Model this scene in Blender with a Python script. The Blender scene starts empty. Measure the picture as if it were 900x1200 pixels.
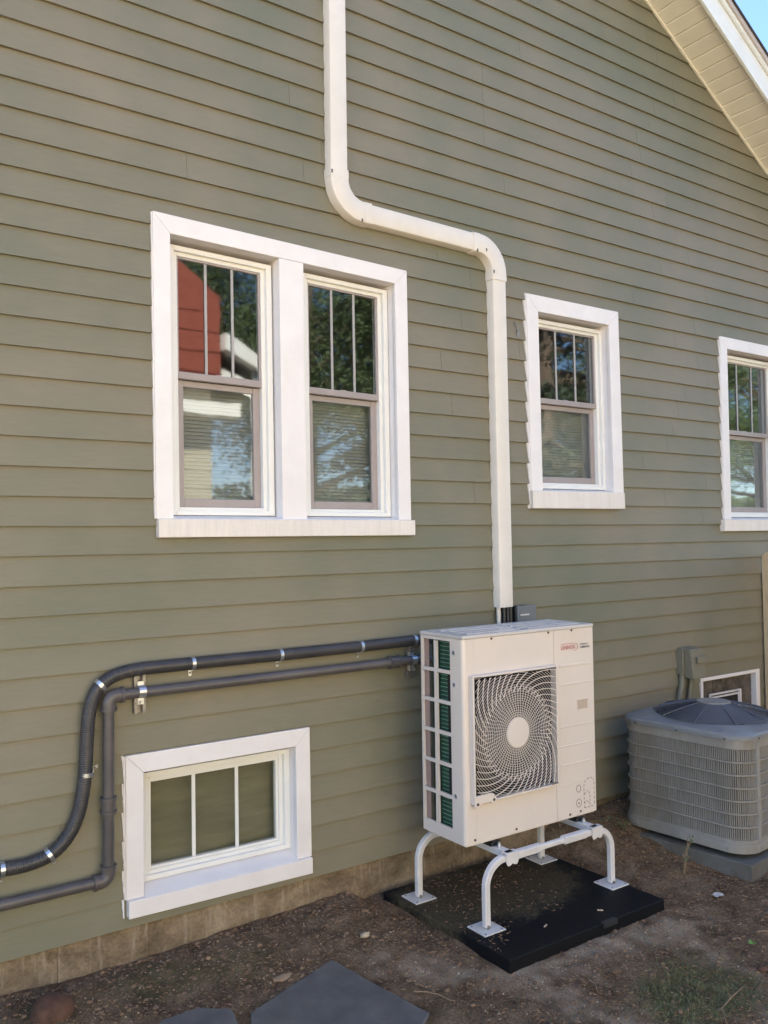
import bpy, math, random
from mathutils import Vector, Matrix, noise
from bisect import bisect

random.seed(7)
SC = bpy.context.scene
COL = SC.collection
R = math.radians

# ------------------------------------------------------------------ camera
cam_d = bpy.data.cameras.new("camera")
cam = bpy.data.objects.new("camera", cam_d)
COL.objects.link(cam)
SC.camera = cam
PAN, PITCH, ROLL = 0.60555, 0.0319963, -0.0141925
fw = Vector((math.sin(PAN) * math.cos(PITCH), math.cos(PAN) * math.cos(PITCH), math.sin(PITCH)))
rt = Vector((math.cos(PAN), -math.sin(PAN), 0))
up = rt.cross(fw)
r2 = rt * math.cos(ROLL) + up * math.sin(ROLL)
u2 = -rt * math.sin(ROLL) + up * math.cos(ROLL)
M = Matrix((r2, u2, -fw)).transposed().to_4x4()
M.translation = (0, -3.83, 0)
cam.matrix_world = M
cam_d.sensor_fit = 'VERTICAL'
cam_d.sensor_height = 24.0
cam_d.lens = 24.0 * 997.3 / 1200.0
cam_d.clip_start = 0.05
cam_d.clip_end = 2000

# ------------------------------------------------------------------ light
SUN_EL, SUN_AZ = R(43), R(-30)          # azimuth from +Y (behind the house) towards +X
W = bpy.data.worlds.new("World")
SC.world = W
W.use_nodes = True
wn = W.node_tree.nodes
bg = wn['Background']
sky = wn.new('ShaderNodeTexSky')
sky.sky_type = 'NISHITA'
sky.sun_disc = False
sky.sun_elevation = SUN_EL
sky.sun_rotation = SUN_AZ
sky.air_density = 0.85
sky.dust_density = 0.0
sky.ozone_density = 3.6
W.node_tree.links.new(sky.outputs[0], bg.inputs[0])
bg.inputs[1].default_value = 0.055
sd = bpy.data.lights.new("sun", 'SUN')
sd.energy = 5.0
sd.angle = R(0.53)
sd.color = (1.0, 0.91, 0.77)
sun = bpy.data.objects.new("sun", sd)
COL.objects.link(sun)
to_sun = Vector((math.sin(SUN_AZ) * math.cos(SUN_EL), math.cos(SUN_AZ) * math.cos(SUN_EL), math.sin(SUN_EL)))
sun.rotation_euler = to_sun.to_track_quat('Z', 'Y').to_euler()
sun.location = (0, 10, 20)

vs = SC.view_settings
SC.display_settings.display_device = 'sRGB'
vs.view_transform = 'Standard'
vs.look = 'None'
vs.exposure = 3.25
vs.gamma = 1.0
vs.use_curve_mapping = False


# ------------------------------------------------------------------ materials
def ramp(nt, src, stops):
    n = nt.nodes.new('ShaderNodeValToRGB')
    el = n.color_ramp.elements
    while len(el) < len(stops):
        el.new(0.5)
    for e, (p, c) in zip(el, stops):
        e.position = p
        e.color = (c[0], c[1], c[2], 1)
    nt.links.new(src, n.inputs[0])
    return n.outputs[0]


def mixc(nt, fac, a, b, mode='MIX'):
    n = nt.nodes.new('ShaderNodeMix')
    n.data_type = 'RGBA'
    n.blend_type = mode
    for sock, v in ((n.inputs[0], fac), (n.inputs[6], a), (n.inputs[7], b)):
        if isinstance(v, (int, float)):
            sock.default_value = v
        elif isinstance(v, tuple):
            sock.default_value = (v[0], v[1], v[2], 1)
        else:
            nt.links.new(v, sock)
    return n.outputs[2]


def math_n(nt, op, a, b=0.5):
    n = nt.nodes.new('ShaderNodeMath')
    n.operation = op
    for sock, v in ((n.inputs[0], a), (n.inputs[1], b)):
        if isinstance(v, (int, float)):
            sock.default_value = v
        else:
            nt.links.new(v, sock)
    return n.outputs[0]


def noise_n(nt, scale, detail=3, stretch=(1, 1, 1), rough=0.6, dist=0.0):
    tc = nt.nodes.new('ShaderNodeTexCoord')
    mp = nt.nodes.new('ShaderNodeMapping')
    mp.inputs['Scale'].default_value = stretch
    nt.links.new(tc.outputs['Object'], mp.inputs[0])
    n = nt.nodes.new('ShaderNodeTexNoise')
    n.inputs['Scale'].default_value = scale
    n.inputs['Detail'].default_value = detail
    n.inputs['Roughness'].default_value = rough
    n.inputs['Distortion'].default_value = dist
    nt.links.new(mp.outputs[0], n.inputs['Vector'])
    return n.outputs['Fac']


def new_mat(name):
    m = bpy.data.materials.new(name)
    m.use_nodes = True
    return m, m.node_tree, m.node_tree.nodes['Principled BSDF']


def pm(name, c, rough=0.5, metal=0.0, var=0.08, vs_=6.0, bump=0.1, bs=150.0, stretch=(1, 1, 1),
       dirt=None, dirt_amt=0.0, dirt_scale=3.0, rnd=0.0, spec=0.5, bdist=0.002):
    m, nt, b = new_mat(name)
    f = noise_n(nt, vs_, 4, stretch)
    lo = tuple(x * (1 - var) for x in c)
    hi = tuple(min(1, x * (1 + var)) for x in c)
    col = ramp(nt, f, [(0.3, lo), (0.7, hi)])
    if dirt:
        f2 = noise_n(nt, dirt_scale, 6, stretch, 0.7, 0.4)
        f2 = ramp(nt, f2, [(0.5 - 0.1, (0, 0, 0)), (0.75, (dirt_amt,) * 3)])
        col = mixc(nt, f2, col, dirt)
    if rnd:
        oi = nt.nodes.new('ShaderNodeObjectInfo')
        s = ramp(nt, oi.outputs['Random'], [(0, (1 - rnd,) * 3), (1, (1 + rnd,) * 3)])
        col = mixc(nt, 1.0, col, s, 'MULTIPLY')
    nt.links.new(col, b.inputs['Base Color'])
    b.inputs['Roughness'].default_value = rough
    b.inputs['Metallic'].default_value = metal
    b.inputs['Specular IOR Level'].default_value = spec
    if bump:
        bf = noise_n(nt, bs, 4, stretch)
        bn = nt.nodes.new('ShaderNodeBump')
        bn.inputs['Strength'].default_value = bump
        bn.inputs['Distance'].default_value = bdist
        nt.links.new(bf, bn.inputs['Height'])
        nt.links.new(bn.outputs[0], b.inputs['Normal'])
    return m


def siding_mat():
    m, nt, b = new_mat('siding_paint')
    big = noise_n(nt, 0.9, 3, (1, 1, 1), 0.6)
    col = ramp(nt, big, [(0.35, (0.178, 0.176, 0.120)), (0.65, (0.240, 0.207, 0.145))])
    grain = noise_n(nt, 9, 5, (1, 1, 9), 0.7)
    g = ramp(nt, grain, [(0.3, (0.93,) * 3), (0.75, (1.05,) * 3)])
    col = mixc(nt, 1.0, col, g, 'MULTIPLY')
    oi = nt.nodes.new('ShaderNodeObjectInfo')
    s = ramp(nt, oi.outputs['Random'], [(0, (0.97, 0.97, 0.965)), (1, (1.03, 1.025, 1.03))])
    col = mixc(nt, 1.0, col, s, 'MULTIPLY')
    # small scuffs and specks of bare filler
    sp = noise_n(nt, 26, 2, (1, 1, 1.6), 0.5)
    spf = ramp(nt, sp, [(0.78, (0, 0, 0)), (0.82, (0.45,) * 3)])
    col = mixc(nt, spf, col, (0.13, 0.12, 0.09))
    nt.links.new(col, b.inputs['Base Color'])
    rf = ramp(nt, grain, [(0.3, (0.42,) * 3), (0.7, (0.58,) * 3)])
    nt.links.new(rf, b.inputs['Roughness'])
    b.inputs['Specular IOR Level'].default_value = 0.35
    f1 = noise_n(nt, 160, 4, (0.08, 1, 1), 0.6)
    f2 = noise_n(nt, 5, 2, (1, 1, 1), 0.5)
    hh = math_n(nt, 'ADD', math_n(nt, 'MULTIPLY', f1, 0.12), math_n(nt, 'MULTIPLY', f2, 0.9))
    bn = nt.nodes.new('ShaderNodeBump')
    bn.inputs['Strength'].default_value = 0.35
    bn.inputs['Distance'].default_value = 0.006
    nt.links.new(hh, bn.inputs['Height'])
    nt.links.new(bn.outputs[0], b.inputs['Normal'])
    return m


def glass_mat(name, tint, refl):
    m, nt, b = new_mat(name)
    nt.nodes.remove(b)
    out = nt.nodes['Material Output']
    tr = nt.nodes.new('ShaderNodeBsdfTransparent')
    tr.inputs[0].default_value = (*tint, 1)
    gl = nt.nodes.new('ShaderNodeBsdfGlossy')
    gl.inputs['Roughness'].default_value = 0.028
    gl.inputs['Color'].default_value = (0.92, 0.97, 1.0, 1)
    fr = nt.nodes.new('ShaderNodeFresnel')
    fr.inputs['IOR'].default_value = 1.55
    fac = math_n(nt, 'MULTIPLY', fr.outputs[0], refl)
    geo = nt.nodes.new('ShaderNodeNewGeometry')
    fac = math_n(nt, 'MULTIPLY', fac, math_n(nt, 'SUBTRACT', 1.0, geo.outputs['Backfacing']))
    fac = math_n(nt, 'MINIMUM', fac, 1.0)
    f2 = noise_n(nt, 2.2, 2)
    bn = nt.nodes.new('ShaderNodeBump')
    bn.inputs['Strength'].default_value = 0.035
    bn.inputs['Distance'].default_value = 0.02
    nt.links.new(f2, bn.inputs['Height'])
    nt.links.new(bn.outputs[0], gl.inputs['Normal'])
    mx = nt.nodes.new('ShaderNodeMixShader')
    nt.links.new(fac, mx.inputs[0])
    nt.links.new(tr.outputs[0], mx.inputs[1])
    nt.links.new(gl.outputs[0], mx.inputs[2])
    nt.links.new(mx.outputs[0], out.inputs['Surface'])
    return m


def ground_mat():
    m, nt, b = new_mat('bare_soil')
    tc_s = noise_n(nt, 7, 8, (1, 1, 1), 0.72, 0.3)
    col = ramp(nt, tc_s, [(0.30, (0.085, 0.055, 0.034)), (0.50, (0.220, 0.146, 0.090)), (0.70, (0.40, 0.29, 0.19))])
    fine = noise_n(nt, 130, 7, (1, 1, 1), 0.85)
    fcol = ramp(nt, fine, [(0.36, (0.30,) * 3), (0.62, (1.40,) * 3)])
    col = mixc(nt, 1.0, col, fcol, 'MULTIPLY')
    at = nt.nodes.new('ShaderNodeAttribute')
    at.attribute_name = 'cover'
    sep = nt.nodes.new('ShaderNodeSeparateColor')
    nt.links.new(at.outputs['Color'], sep.inputs[0])
    sand = mixc(nt, fine, (0.26, 0.19, 0.13), (0.80, 0.64, 0.47))
    sand = mixc(nt, 1.0, sand, ramp(nt, tc_s, [(0.3, (0.7,) * 3), (0.7, (1.1,) * 3)]), 'MULTIPLY')
    col = mixc(nt, sep.outputs[0], col, sand)
    moss = mixc(nt, fine, (0.07, 0.065, 0.025), (0.18, 0.17, 0.075))
    col = mixc(nt, sep.outputs[1], col, moss)
    drive = mixc(nt, fine, (0.20, 0.16, 0.115), (0.36, 0.29, 0.21))
    col = mixc(nt, sep.outputs[2], col, drive)
    nt.links.new(col, b.inputs['Base Color'])
    b.inputs['Roughness'].default_value = 0.95
    b.inputs['Specular IOR Level'].default_value = 0.15
    bn = nt.nodes.new('ShaderNodeBump')
    bn.inputs['Strength'].default_value = 0.9
    bn.inputs['Distance'].default_value = 0.014
    nt.links.new(fine, bn.inputs['Height'])
    bn2 = nt.nodes.new('ShaderNodeBump')
    bn2.inputs['Strength'].default_value = 0.7
    bn2.inputs['Distance'].default_value = 0.02
    nt.links.new(noise_n(nt, 25, 5, (1, 1, 1), 0.7), bn2.inputs['Height'])
    nt.links.new(bn.outputs[0], bn2.inputs['Normal'])
    nt.links.new(bn2.outputs[0], b.inputs['Normal'])
    return m


def pad_mat():
    m, nt, b = new_mat('pad_plastic')
    n1 = noise_n(nt, 5, 6, (1, 1, 1), 0.7, 0.5)
    n2 = noise_n(nt, 45, 5, (1, 1, 1), 0.8)
    tc = nt.nodes.new('ShaderNodeTexCoord')
    # fallen soil lies in the middle and back of the pad (a stain with a shape of its own)
    vm = nt.nodes.new('ShaderNodeVectorMath')
    vm.operation = 'DISTANCE'
    mp = nt.nodes.new('ShaderNodeMapping')
    mp.inputs['Scale'].default_value = (1.0, 1.5, 0)
    nt.links.new(tc.outputs['Object'], mp.inputs[0])
    nt.links.new(mp.outputs[0], vm.inputs[0])
    vm.inputs[1].default_value = (-0.12, 0.22, 0)
    d = math_n(nt, 'SUBTRACT', 0.80, vm.outputs['Value'])
    f = math_n(nt, 'MULTIPLY', d, n1)
    f = math_n(nt, 'ADD', math_n(nt, 'MULTIPLY', f, 3.6), math_n(nt, 'SUBTRACT', n2, 0.85))
    f = ramp(nt, f, [(0.0, (0, 0, 0)), (0.30, (0.75,) * 3)])
    col = mixc(nt, f, (0.007, 0.0075, 0.009), mixc(nt, n2, (0.018, 0.014, 0.008), (0.17, 0.13, 0.075)))
    nt.links.new(col, b.inputs['Base Color'])
    r = mixc(nt, f, (0.55,) * 3, (0.95,) * 3)
    nt.links.new(r, b.inputs['Roughness'])
    b.inputs['Specular IOR Level'].default_value = 0.16
    bn = nt.nodes.new('ShaderNodeBump')
    bn.inputs['Strength'].default_value = 0.5
    bn.inputs['Distance'].default_value = 0.003
    nt.links.new(n2, bn.inputs['Height'])
    nt.links.new(bn.outputs[0], b.inputs['Normal'])
    return m


def conc_mat(name, c1, c2, c3):
    m, nt, b = new_mat(name)
    n1 = noise_n(nt, 3.5, 7, (1, 1, 1.6), 0.72, 0.5)
    col = ramp(nt, n1, [(0.32, c1), (0.52, c2), (0.7, c3)])
    n2 = noise_n(nt, 70, 5, (1, 1, 1), 0.75)
    col = mixc(nt, 1.0, col, ramp(nt, n2, [(0.3, (0.7,) * 3), (0.65, (1.15,) * 3)]), 'MULTIPLY')
    n3 = noise_n(nt, 14, 3, (2.0, 1, 0.35), 0.6)
    col = mixc(nt, ramp(nt, n3, [(0.55, (0, 0, 0)), (0.72, (0.55,) * 3)]), col, (0.40, 0.34, 0.26))
    oi = nt.nodes.new('ShaderNodeObjectInfo')
    col = mixc(nt, 1.0, col, ramp(nt, oi.outputs['Random'], [(0, (0.92,) * 3), (1, (1.06,) * 3)]), 'MULTIPLY')
    nt.links.new(col, b.inputs['Base Color'])
    b.inputs['Roughness'].default_value = 0.92
    b.inputs['Specular IOR Level'].default_value = 0.2
    bn = nt.nodes.new('ShaderNodeBump')
    bn.inputs['Strength'].default_value = 0.8
    bn.inputs['Distance'].default_value = 0.008
    nt.links.new(math_n(nt, 'ADD', n1, math_n(nt, 'MULTIPLY', n2, 0.5)), bn.inputs['Height'])
    nt.links.new(bn.outputs[0], b.inputs['Normal'])
    return m


MAT = dict(
    siding=siding_mat(),
    trim=pm('trim_paint', (0.83, 0.785, 0.765), 0.42, var=0.03, bump=0.12, bs=60, stretch=(1, 1, 1), dirt=(0.62, 0.55, 0.47), dirt_amt=0.25, dirt_scale=2.5),
    sill=pm('sill_paint', (0.79, 0.725, 0.66), 0.5, var=0.05, vs_=12, bump=0.25, bs=90, stretch=(5, 1, 0.5), dirt=(0.5, 0.43, 0.34), dirt_amt=0.3, dirt_scale=3),
    vinyl=pm('window_vinyl', (0.80, 0.785, 0.74), 0.3, var=0.02, bump=0.05),
    sash=pm('sash_taupe', (0.36, 0.31, 0.295), 0.4, var=0.05, bump=0.08, dirt=(0.25, 0.2, 0.17), dirt_amt=0.3),
    muntin=pm('muntin_grey', (0.38, 0.36, 0.34), 0.4, var=0.03, bump=0),
    blind=pm('blind_slats', (0.40, 0.39, 0.35), 0.6, var=0.06, bump=0.05),
    caulk=pm('caulk_white', (0.74, 0.71, 0.70), 0.5, var=0.08, vs_=40, bump=0.4, bs=200),
    glass=glass_mat('window_glass', (0.86, 0.875, 0.86), 2.0),
    glass_low=glass_mat('basement_glass', (0.80, 0.82, 0.78), 2.0),
    interior=pm('interior_plaster', (0.12, 0.11, 0.10), 0.9, bump=0),
    brown=pm('reflection_brown', (0.44, 0.38, 0.28), 0.9, var=0.25, vs_=3, bump=0.2, bs=20, stretch=(.5, 1, 3)),  # tone of the reflected ground, for the sheet behind the basement pane
    foundation=conc_mat('foundation_render', (0.115, 0.085, 0.052), (0.235, 0.175, 0.112), (0.36, 0.28, 0.19)),
    mortar=pm('dark_joint', (0.15, 0.12, 0.085), 0.95, bump=0.3),
    soffit=pm('soffit_vinyl', (0.76, 0.70, 0.57), 0.45, var=0.03, bump=0.05, rnd=0.03),
    fascia=pm('fascia_white', (0.78, 0.79, 0.76), 0.45, var=0.03, bump=0.08, dirt=(0.6, 0.58, 0.5), dirt_amt=0.4),
    dripedge=pm('drip_edge', (0.52, 0.44, 0.38), 0.4, bump=0),
    shingle=pm('roof_shingle', (0.05, 0.047, 0.045), 0.9, var=0.4, vs_=20, bump=0.6, bs=60),
    cover=pm('line_cover_plastic', (0.76, 0.70, 0.62), 0.36, var=0.025, bump=0.06, bs=40, dirt=(0.5, 0.42, 0.33), dirt_amt=0.22, dirt_scale=4),
    pvc=pm('grey_pvc', (0.084, 0.075, 0.073), 0.38, var=0.08, bump=0.06, dirt=(0.19, 0.16, 0.14), dirt_amt=0.35, dirt_scale=6),
    conduit=pm('black_conduit', (0.042, 0.040, 0.041), 0.36, var=0.1, bump=0.06, dirt=(0.13, 0.11, 0.10), dirt_amt=0.3, dirt_scale=8),
    zinc=pm('zinc_clamp', (0.62, 0.64, 0.65), 0.28, metal=0.85, var=0.1, vs_=60, bump=0.1),
    darkmetal=pm('strut_metal', (0.30, 0.28, 0.26), 0.45, metal=0.7, var=0.25, vs_=40, bump=0.2),
    cab=pm('unit_enamel', (0.72, 0.635, 0.56), 0.24, var=0.015, vs_=3, bump=0.12, bs=6, bdist=0.004),
    cabtop=pm('unit_top_enamel', (0.62, 0.575, 0.54), 0.3, var=0.04, bump=0.1, bs=8, dirt=(0.35, 0.33, 0.31), dirt_amt=0.3),
    groove=pm('panel_seam', (0.20, 0.165, 0.14), 0.7, bump=0),
    dark=pm('dark_cavity', (0.020, 0.016, 0.014), 0.85, bump=0),
    fanblade=pm('fan_blade', (0.055, 0.045, 0.04), 0.5, bump=0),
    coil=pm('coil_green', (0.018, 0.060, 0.038), 0.5, var=0.35, vs_=30, bump=0.4, bs=300, stretch=(1, 1, 0.2)),
    coilwire=pm('coil_wire', (0.16, 0.36, 0.24), 0.4, bump=0),
    copper=pm('end_plate', (0.33, 0.23, 0.20), 0.5, bump=0),
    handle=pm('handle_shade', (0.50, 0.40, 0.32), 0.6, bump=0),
    tab=pm('worn_plastic', (0.022, 0.023, 0.026), 0.5, bump=0.1),
    clod=pm('earth_clod', (0.18, 0.115, 0.07), 0.95, var=0.5, vs_=12, bump=0.5, bs=300),
    screw=pm('screw_head', (0.12, 0.10, 0.09), 0.4, metal=0.5, bump=0),
    red=pm('red_print', (0.58, 0.20, 0.19), 0.4, bump=0),
    greyprint=pm('grey_print', (0.22, 0.21, 0.20), 0.4, bump=0),
    stand=pm('stand_white', (0.70, 0.66, 0.63), 0.32, var=0.03, bump=0.08, dirt=(0.36, 0.34, 0.32), dirt_amt=0.3, dirt_scale=8),
    rubber=pm('black_rubber', (0.012, 0.012, 0.013), 0.35, bump=0.1),
    pad=pad_mat(),
    cgrey=pm('condenser_grey', (0.30, 0.28, 0.25), 0.5, var=0.10, vs_=8, bump=0.1, dirt=(0.12, 0.10, 0.075), dirt_amt=0.6, dirt_scale=4, stretch=(1, 1, 0.5)),
    cgreytop=pm('condenser_top', (0.215, 0.225, 0.235), 0.42, var=0.08, bump=0.1, dirt=(0.14, 0.13, 0.11), dirt_amt=0.4, dirt_scale=6),
    ccoil=pm('condenser_coil', (0.065, 0.056, 0.046), 0.8, var=0.3, vs_=30, bump=0.3),
    cguard=pm('condenser_guard', (0.11, 0.115, 0.135), 0.4, metal=0.2, bump=0),
    slab=pm('plastic_slab', (0.135, 0.13, 0.118), 0.8, var=0.12, bump=0.4, bs=80, dirt=(0.075, 0.055, 0.035), dirt_amt=0.8, dirt_scale=6),
    olive=pm('painted_box', (0.20, 0.185, 0.135), 0.5, var=0.08, bump=0.1),
    greybox=pm('grey_box', (0.17, 0.18, 0.19), 0.35, var=0.06, bump=0.05),
    gblock=pm('glass_block', (0.10, 0.082, 0.066), 0.12, var=0.75, vs_=10, bump=0.8, bs=22, bdist=0.01),
    wood=pm('new_pine', (0.60, 0.45, 0.27), 0.6, var=0.14, vs_=9, bump=0.3, bs=60, stretch=(6, 6, 0.6), dirt=(0.20, 0.13, 0.07), dirt_amt=0.35, dirt_scale=5),
    slate=pm('blue_slate', (0.100, 0.098, 0.097), 0.6, var=0.28, vs_=8, bump=0.5, bs=35, dirt=(0.15, 0.12, 0.095), dirt_amt=0.35, dirt_scale=7),
    soil=ground_mat(),
    rust=pm('rusty_stone', (0.10, 0.048, 0.028), 0.9, var=0.45, vs_=14, bump=0.9, bs=40),
    chip=pm('pale_chip', (0.46, 0.37, 0.26), 0.8, var=0.3, vs_=20, bump=0),
    mulch=pm('brown_litter', (0.20, 0.125, 0.075), 0.9, var=0.6, vs_=18, bump=0),
    mulch2=pm('red_litter', (0.22, 0.125, 0.068), 0.9, var=0.4, vs_=18, bump=0),
    straw=pm('dry_stick', (0.28, 0.19, 0.115), 0.8, var=0.3, vs_=15, bump=0.3),
    grass=pm('short_grass', (0.13, 0.14, 0.055), 0.7, var=0.45, vs_=12, bump=0),
    leaf=pm('weed_leaf', (0.13, 0.17, 0.075), 0.6, var=0.3, vs_=20, bump=0),
    brightleaf=pm('seedling_leaf', (0.16, 0.30, 0.05), 0.5, bump=0),
    paper=pm('white_scrap', (0.60, 0.55, 0.50), 0.7, var=0.2, vs_=60, bump=0.3),
    redwall=pm('red_siding', (0.26, 0.065, 0.04), 0.7, var=0.12, bump=0.2),
    palewall=pm('pale_siding', (0.36, 0.33, 0.25), 0.7, var=0.06, bump=0.1),
    bark=pm('tree_bark', (0.10, 0.075, 0.055), 0.9, var=0.3, vs_=8, bump=0.8, bs=20),
    foliage=pm('tree_leaves', (0.055, 0.085, 0.030), 0.7, var=0.5, vs_=1.5, bump=0),
    spruce=pm('spruce_needles', (0.030, 0.050, 0.028), 0.8, var=0.4, vs_=1.5, bump=0),
)


# ------------------------------------------------------------------ mesh helpers
class MB:
    def __init__(s):
        s.v, s.f = [], []

    def add(s, vs_, fs):
        n = len(s.v)
        s.v += [tuple(p) for p in vs_]
        s.f += [tuple(i + n for i in f) for f in fs]
        return s

    def box(s, x0, x1, y0, y1, z0, z1):
        return s.add([(x0, y0, z0), (x1, y0, z0), (x1, y1, z0), (x0, y1, z0), (x0, y0, z1), (x1, y0, z1), (x1, y1, z1), (x0, y1, z1)],
                     [(0, 3, 2, 1), (4, 5, 6, 7), (0, 1, 5, 4), (1, 2, 6, 5), (2, 3, 7, 6), (3, 0, 4, 7)])

    def hexa(s, p):      # 4 front points (ccw seen from -Y) then 4 back points
        return s.add(p, [(0, 1, 2, 3), (7, 6, 5, 4), (0, 4, 5, 1), (1, 5, 6, 2), (2, 6, 7, 3), (3, 7, 4, 0)])

    def obox(s, c, ax, ay, az):
        c, ax, ay, az = map(Vector, (c, ax, ay, az))
        P = [c + ax * i + ay * j + az * k for k in (-1, 1) for (i, j) in ((-1, -1), (1, -1), (1, 1), (-1, 1))]
        return s.add(P, [(0, 3, 2, 1), (4, 5, 6, 7), (0, 1, 5, 4), (1, 2, 6, 5), (2, 3, 7, 6), (3, 0, 4, 7)])

    def prism(s, poly, fn, a, b):
        """poly: list of 2-D points; fn(p, t) -> 3-D; extruded from t=a to t=b"""
        n = len(poly)
        P = [fn(p, a) for p in poly] + [fn(p, b) for p in poly]
        F = [tuple(range(n))[::-1], tuple(range(n, 2 * n))]
        F += [(i, (i + 1) % n, n + (i + 1) % n, n + i) for i in range(n)]
        return s.add(P, F)

    def sweep(s, path, prof, nrm, caps=True, closed=False):
        """prof: list of (a,b): a across (tangent x nrm), b along nrm"""
        path = [Vector(p) for p in path]
        nrm = Vector(nrm)
        n, k = len(path), len(prof)
        P = []
        for i, p in enumerate(path):
            if closed:
                t = (path[(i + 1) % n] - path[i - 1]).normalized()
            else:
                t = (path[min(i + 1, n - 1)] - path[max(i - 1, 0)]).normalized()
            a = t.cross(nrm).normalized()
            for (u, w) in (prof(i) if callable(prof) else prof):
                P.append(p + a * u + nrm * w)
        k = len(P) // n
        F = []
        for i in range(n if closed else n - 1):
            j = (i + 1) % n
            for q in range(k):
                F.append((i * k + q, i * k + (q + 1) % k, j * k + (q + 1) % k, j * k + q))
        if caps and not closed:
            F.append(tuple(range(k))[::-1])
            F.append(tuple(range((n - 1) * k, n * k)))
        return s.add(P, F)

    def tube(s, path, r, n=10, caps=True, closed=False):
        path = [Vector(p) for p in path]
        m = len(path)
        P = []
        ref = None
        for i, p in enumerate(path):
            if closed:
                t = (path[(i + 1) % m] - path[i - 1]).normalized()
            else:
                t = (path[min(i + 1, m - 1)] - path[max(i - 1, 0)]).normalized()
            if ref is None:
                ref = Vector((0, 0, 1)) if abs(t.z) < 0.9 else Vector((0, 1, 0))
            ref = (ref - t * ref.dot(t)).normalized()
            bb = t.cross(ref)
            rr = r[i] if isinstance(r, (list, tuple)) else r
            for q in range(n):
                a = 2 * math.pi * q / n
                P.append(p + (ref * math.cos(a) + bb * math.sin(a)) * rr)
        F = []
        for i in range(m if closed else m - 1):
            j = (i + 1) % m
            for q in range(n):
                F.append((i * n + q, i * n + (q + 1) % n, j * n + (q + 1) % n, j * n + q))
        if caps and not closed:
            F.append(tuple(range(n))[::-1])
            F.append(tuple(range((m - 1) * n, m * n)))
        return s.add(P, F)

    def disc(s, c, axis, r, h, n=16):
        c, axis = Vector(c), Vector(axis).normalized()
        return s.tube([c, c + axis * h], r, n)

    def warp(s, fn):
        s.v = [fn(p) for p in s.v]
        return s


def origin_of(o):
    v = Vector((0, 0, 0))
    while o:
        v += o.location
        o = o.parent
    return v


def tagit(o, label=None, cat=None, group=None, kind=None):
    if label:
        o['label'] = label
    if cat:
        o['category'] = cat
    if group:
        o['group'] = group
    if kind:
        o['kind'] = kind
    return o


def build(name, mb, mat, parent=None, loc=None, bevel=0, smooth=0, local=False, mats=None, **kw):
    off = Vector((0, 0, 0)) if local else origin_of(parent) + (Vector(loc) if loc else Vector((0, 0, 0)))
    me = bpy.data.meshes.new(name)
    me.from_pydata([tuple(Vector(p) - off) for p in mb.v], [], mb.f)
    me.update()
    me.materials.append(MAT[mat])
    if smooth:
        me.polygons.foreach_set('use_smooth', [True] * len(me.polygons))
        me.set_sharp_from_angle(angle=R(smooth))
    o = bpy.data.objects.new(name, me)
    COL.objects.link(o)
    if parent:
        o.parent = parent
    if loc:
        o.location = loc
    if bevel:
        bv = o.modifiers.new('edge', 'BEVEL')
        bv.width = bevel
        bv.segments = 2
        bv.limit_method = 'ANGLE'
        bv.angle_limit = R(50)
    tagit(o, **kw)
    return o


def thing(name, loc, label, cat, group=None, rz=0):
    o = bpy.data.objects.new(name, None)
    o.empty_display_size = 0.1
    COL.objects.link(o)
    o.location = loc
    o.rotation_euler.z = rz
    return tagit(o, label, cat, group)


def place(src, loc, parent=None, rz=0.0, ry=0.0):
    c = src.copy()
    COL.objects.link(c)
    if parent:
        c.parent = parent
    c.location = loc
    c.rotation_euler = (0, ry, rz)
    return c


def lerp(a, b, t):
    return a + (b - a) * t


# ------------------------------------------------------------------ ground
WX = [0, .7, 1.12, 1.86, 2.5, 3.5, 4.65, 7]
WZ = [-1.85, -1.852, -1.875, -1.853, -1.83, -1.79, -1.745, -1.74]


def gz(x, y):
    if x <= WX[0]:
        w = WZ[0]
    elif x >= WX[-1]:
        w = WZ[-1]
    else:
        i = bisect(WX, x)
        w = lerp(WZ[i - 1], WZ[i], (x - WX[i - 1]) / (WX[i] - WX[i - 1]))
    t = min(1, max(0, -y / 0.95))
    t = t * t * (3 - 2 * t)
    z = w + (-1.918 - w) * t - .012 * max(0, min(40, -y - 1))
    q = max(0, min(1, (x - 3.8) / .5))
    z += .024 * q * q * (3 - 2 * q) * min(1, -y / .5 if y < 0 else 0)
    # the soil is cut level where the black pad lies
    ex, ey = max(2.50 - x, 0, x - 3.74), max(-y - 1.0, 0)
    k = max(0, 1 - math.hypot(ex, ey) / .16)
    k = k * k * (3 - 2 * k)
    return z + (min(z, -1.898) - z) * k


def gzn(x, y):
    z = gz(x, y)
    if -1 < x < 8 and -4 < y < 0.3:
        z += (0.002 if 2.5 < x < 3.74 and y > -1.02 else 0.012) * noise.noise(Vector((x * 3.1, y * 3.1, 0))) + 0.008 * noise.noise(Vector((x * 11, y * 11, 3))) + (0.0055 if y < -.03 and not (2.55 < x < 3.7 and y > -1.0) else .001) * noise.noise(Vector((x * 31, y * 31, 7)))
    return z


SANDL = [(2.25, -0.72), (2.55, -1.02), (3.05, -1.06), (3.62, -1.12), (3.45, -1.42), (3.30, -1.68), (3.2, -1.9)]
SAND2 = [(2.65, -1.25), (2.75, -1.50), (2.6, -1.75)]


def dist_poly(x, y, L):
    d = 9
    for (a, b), (c, e) in zip(L, L[1:]):
        ux, uy = c - a, e - b
        t = max(0, min(1, ((x - a) * ux + (y - b) * uy) / (ux * ux + uy * uy)))
        d = min(d, math.hypot(x - a - ux * t, y - b - uy * t))
    return d


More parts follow.
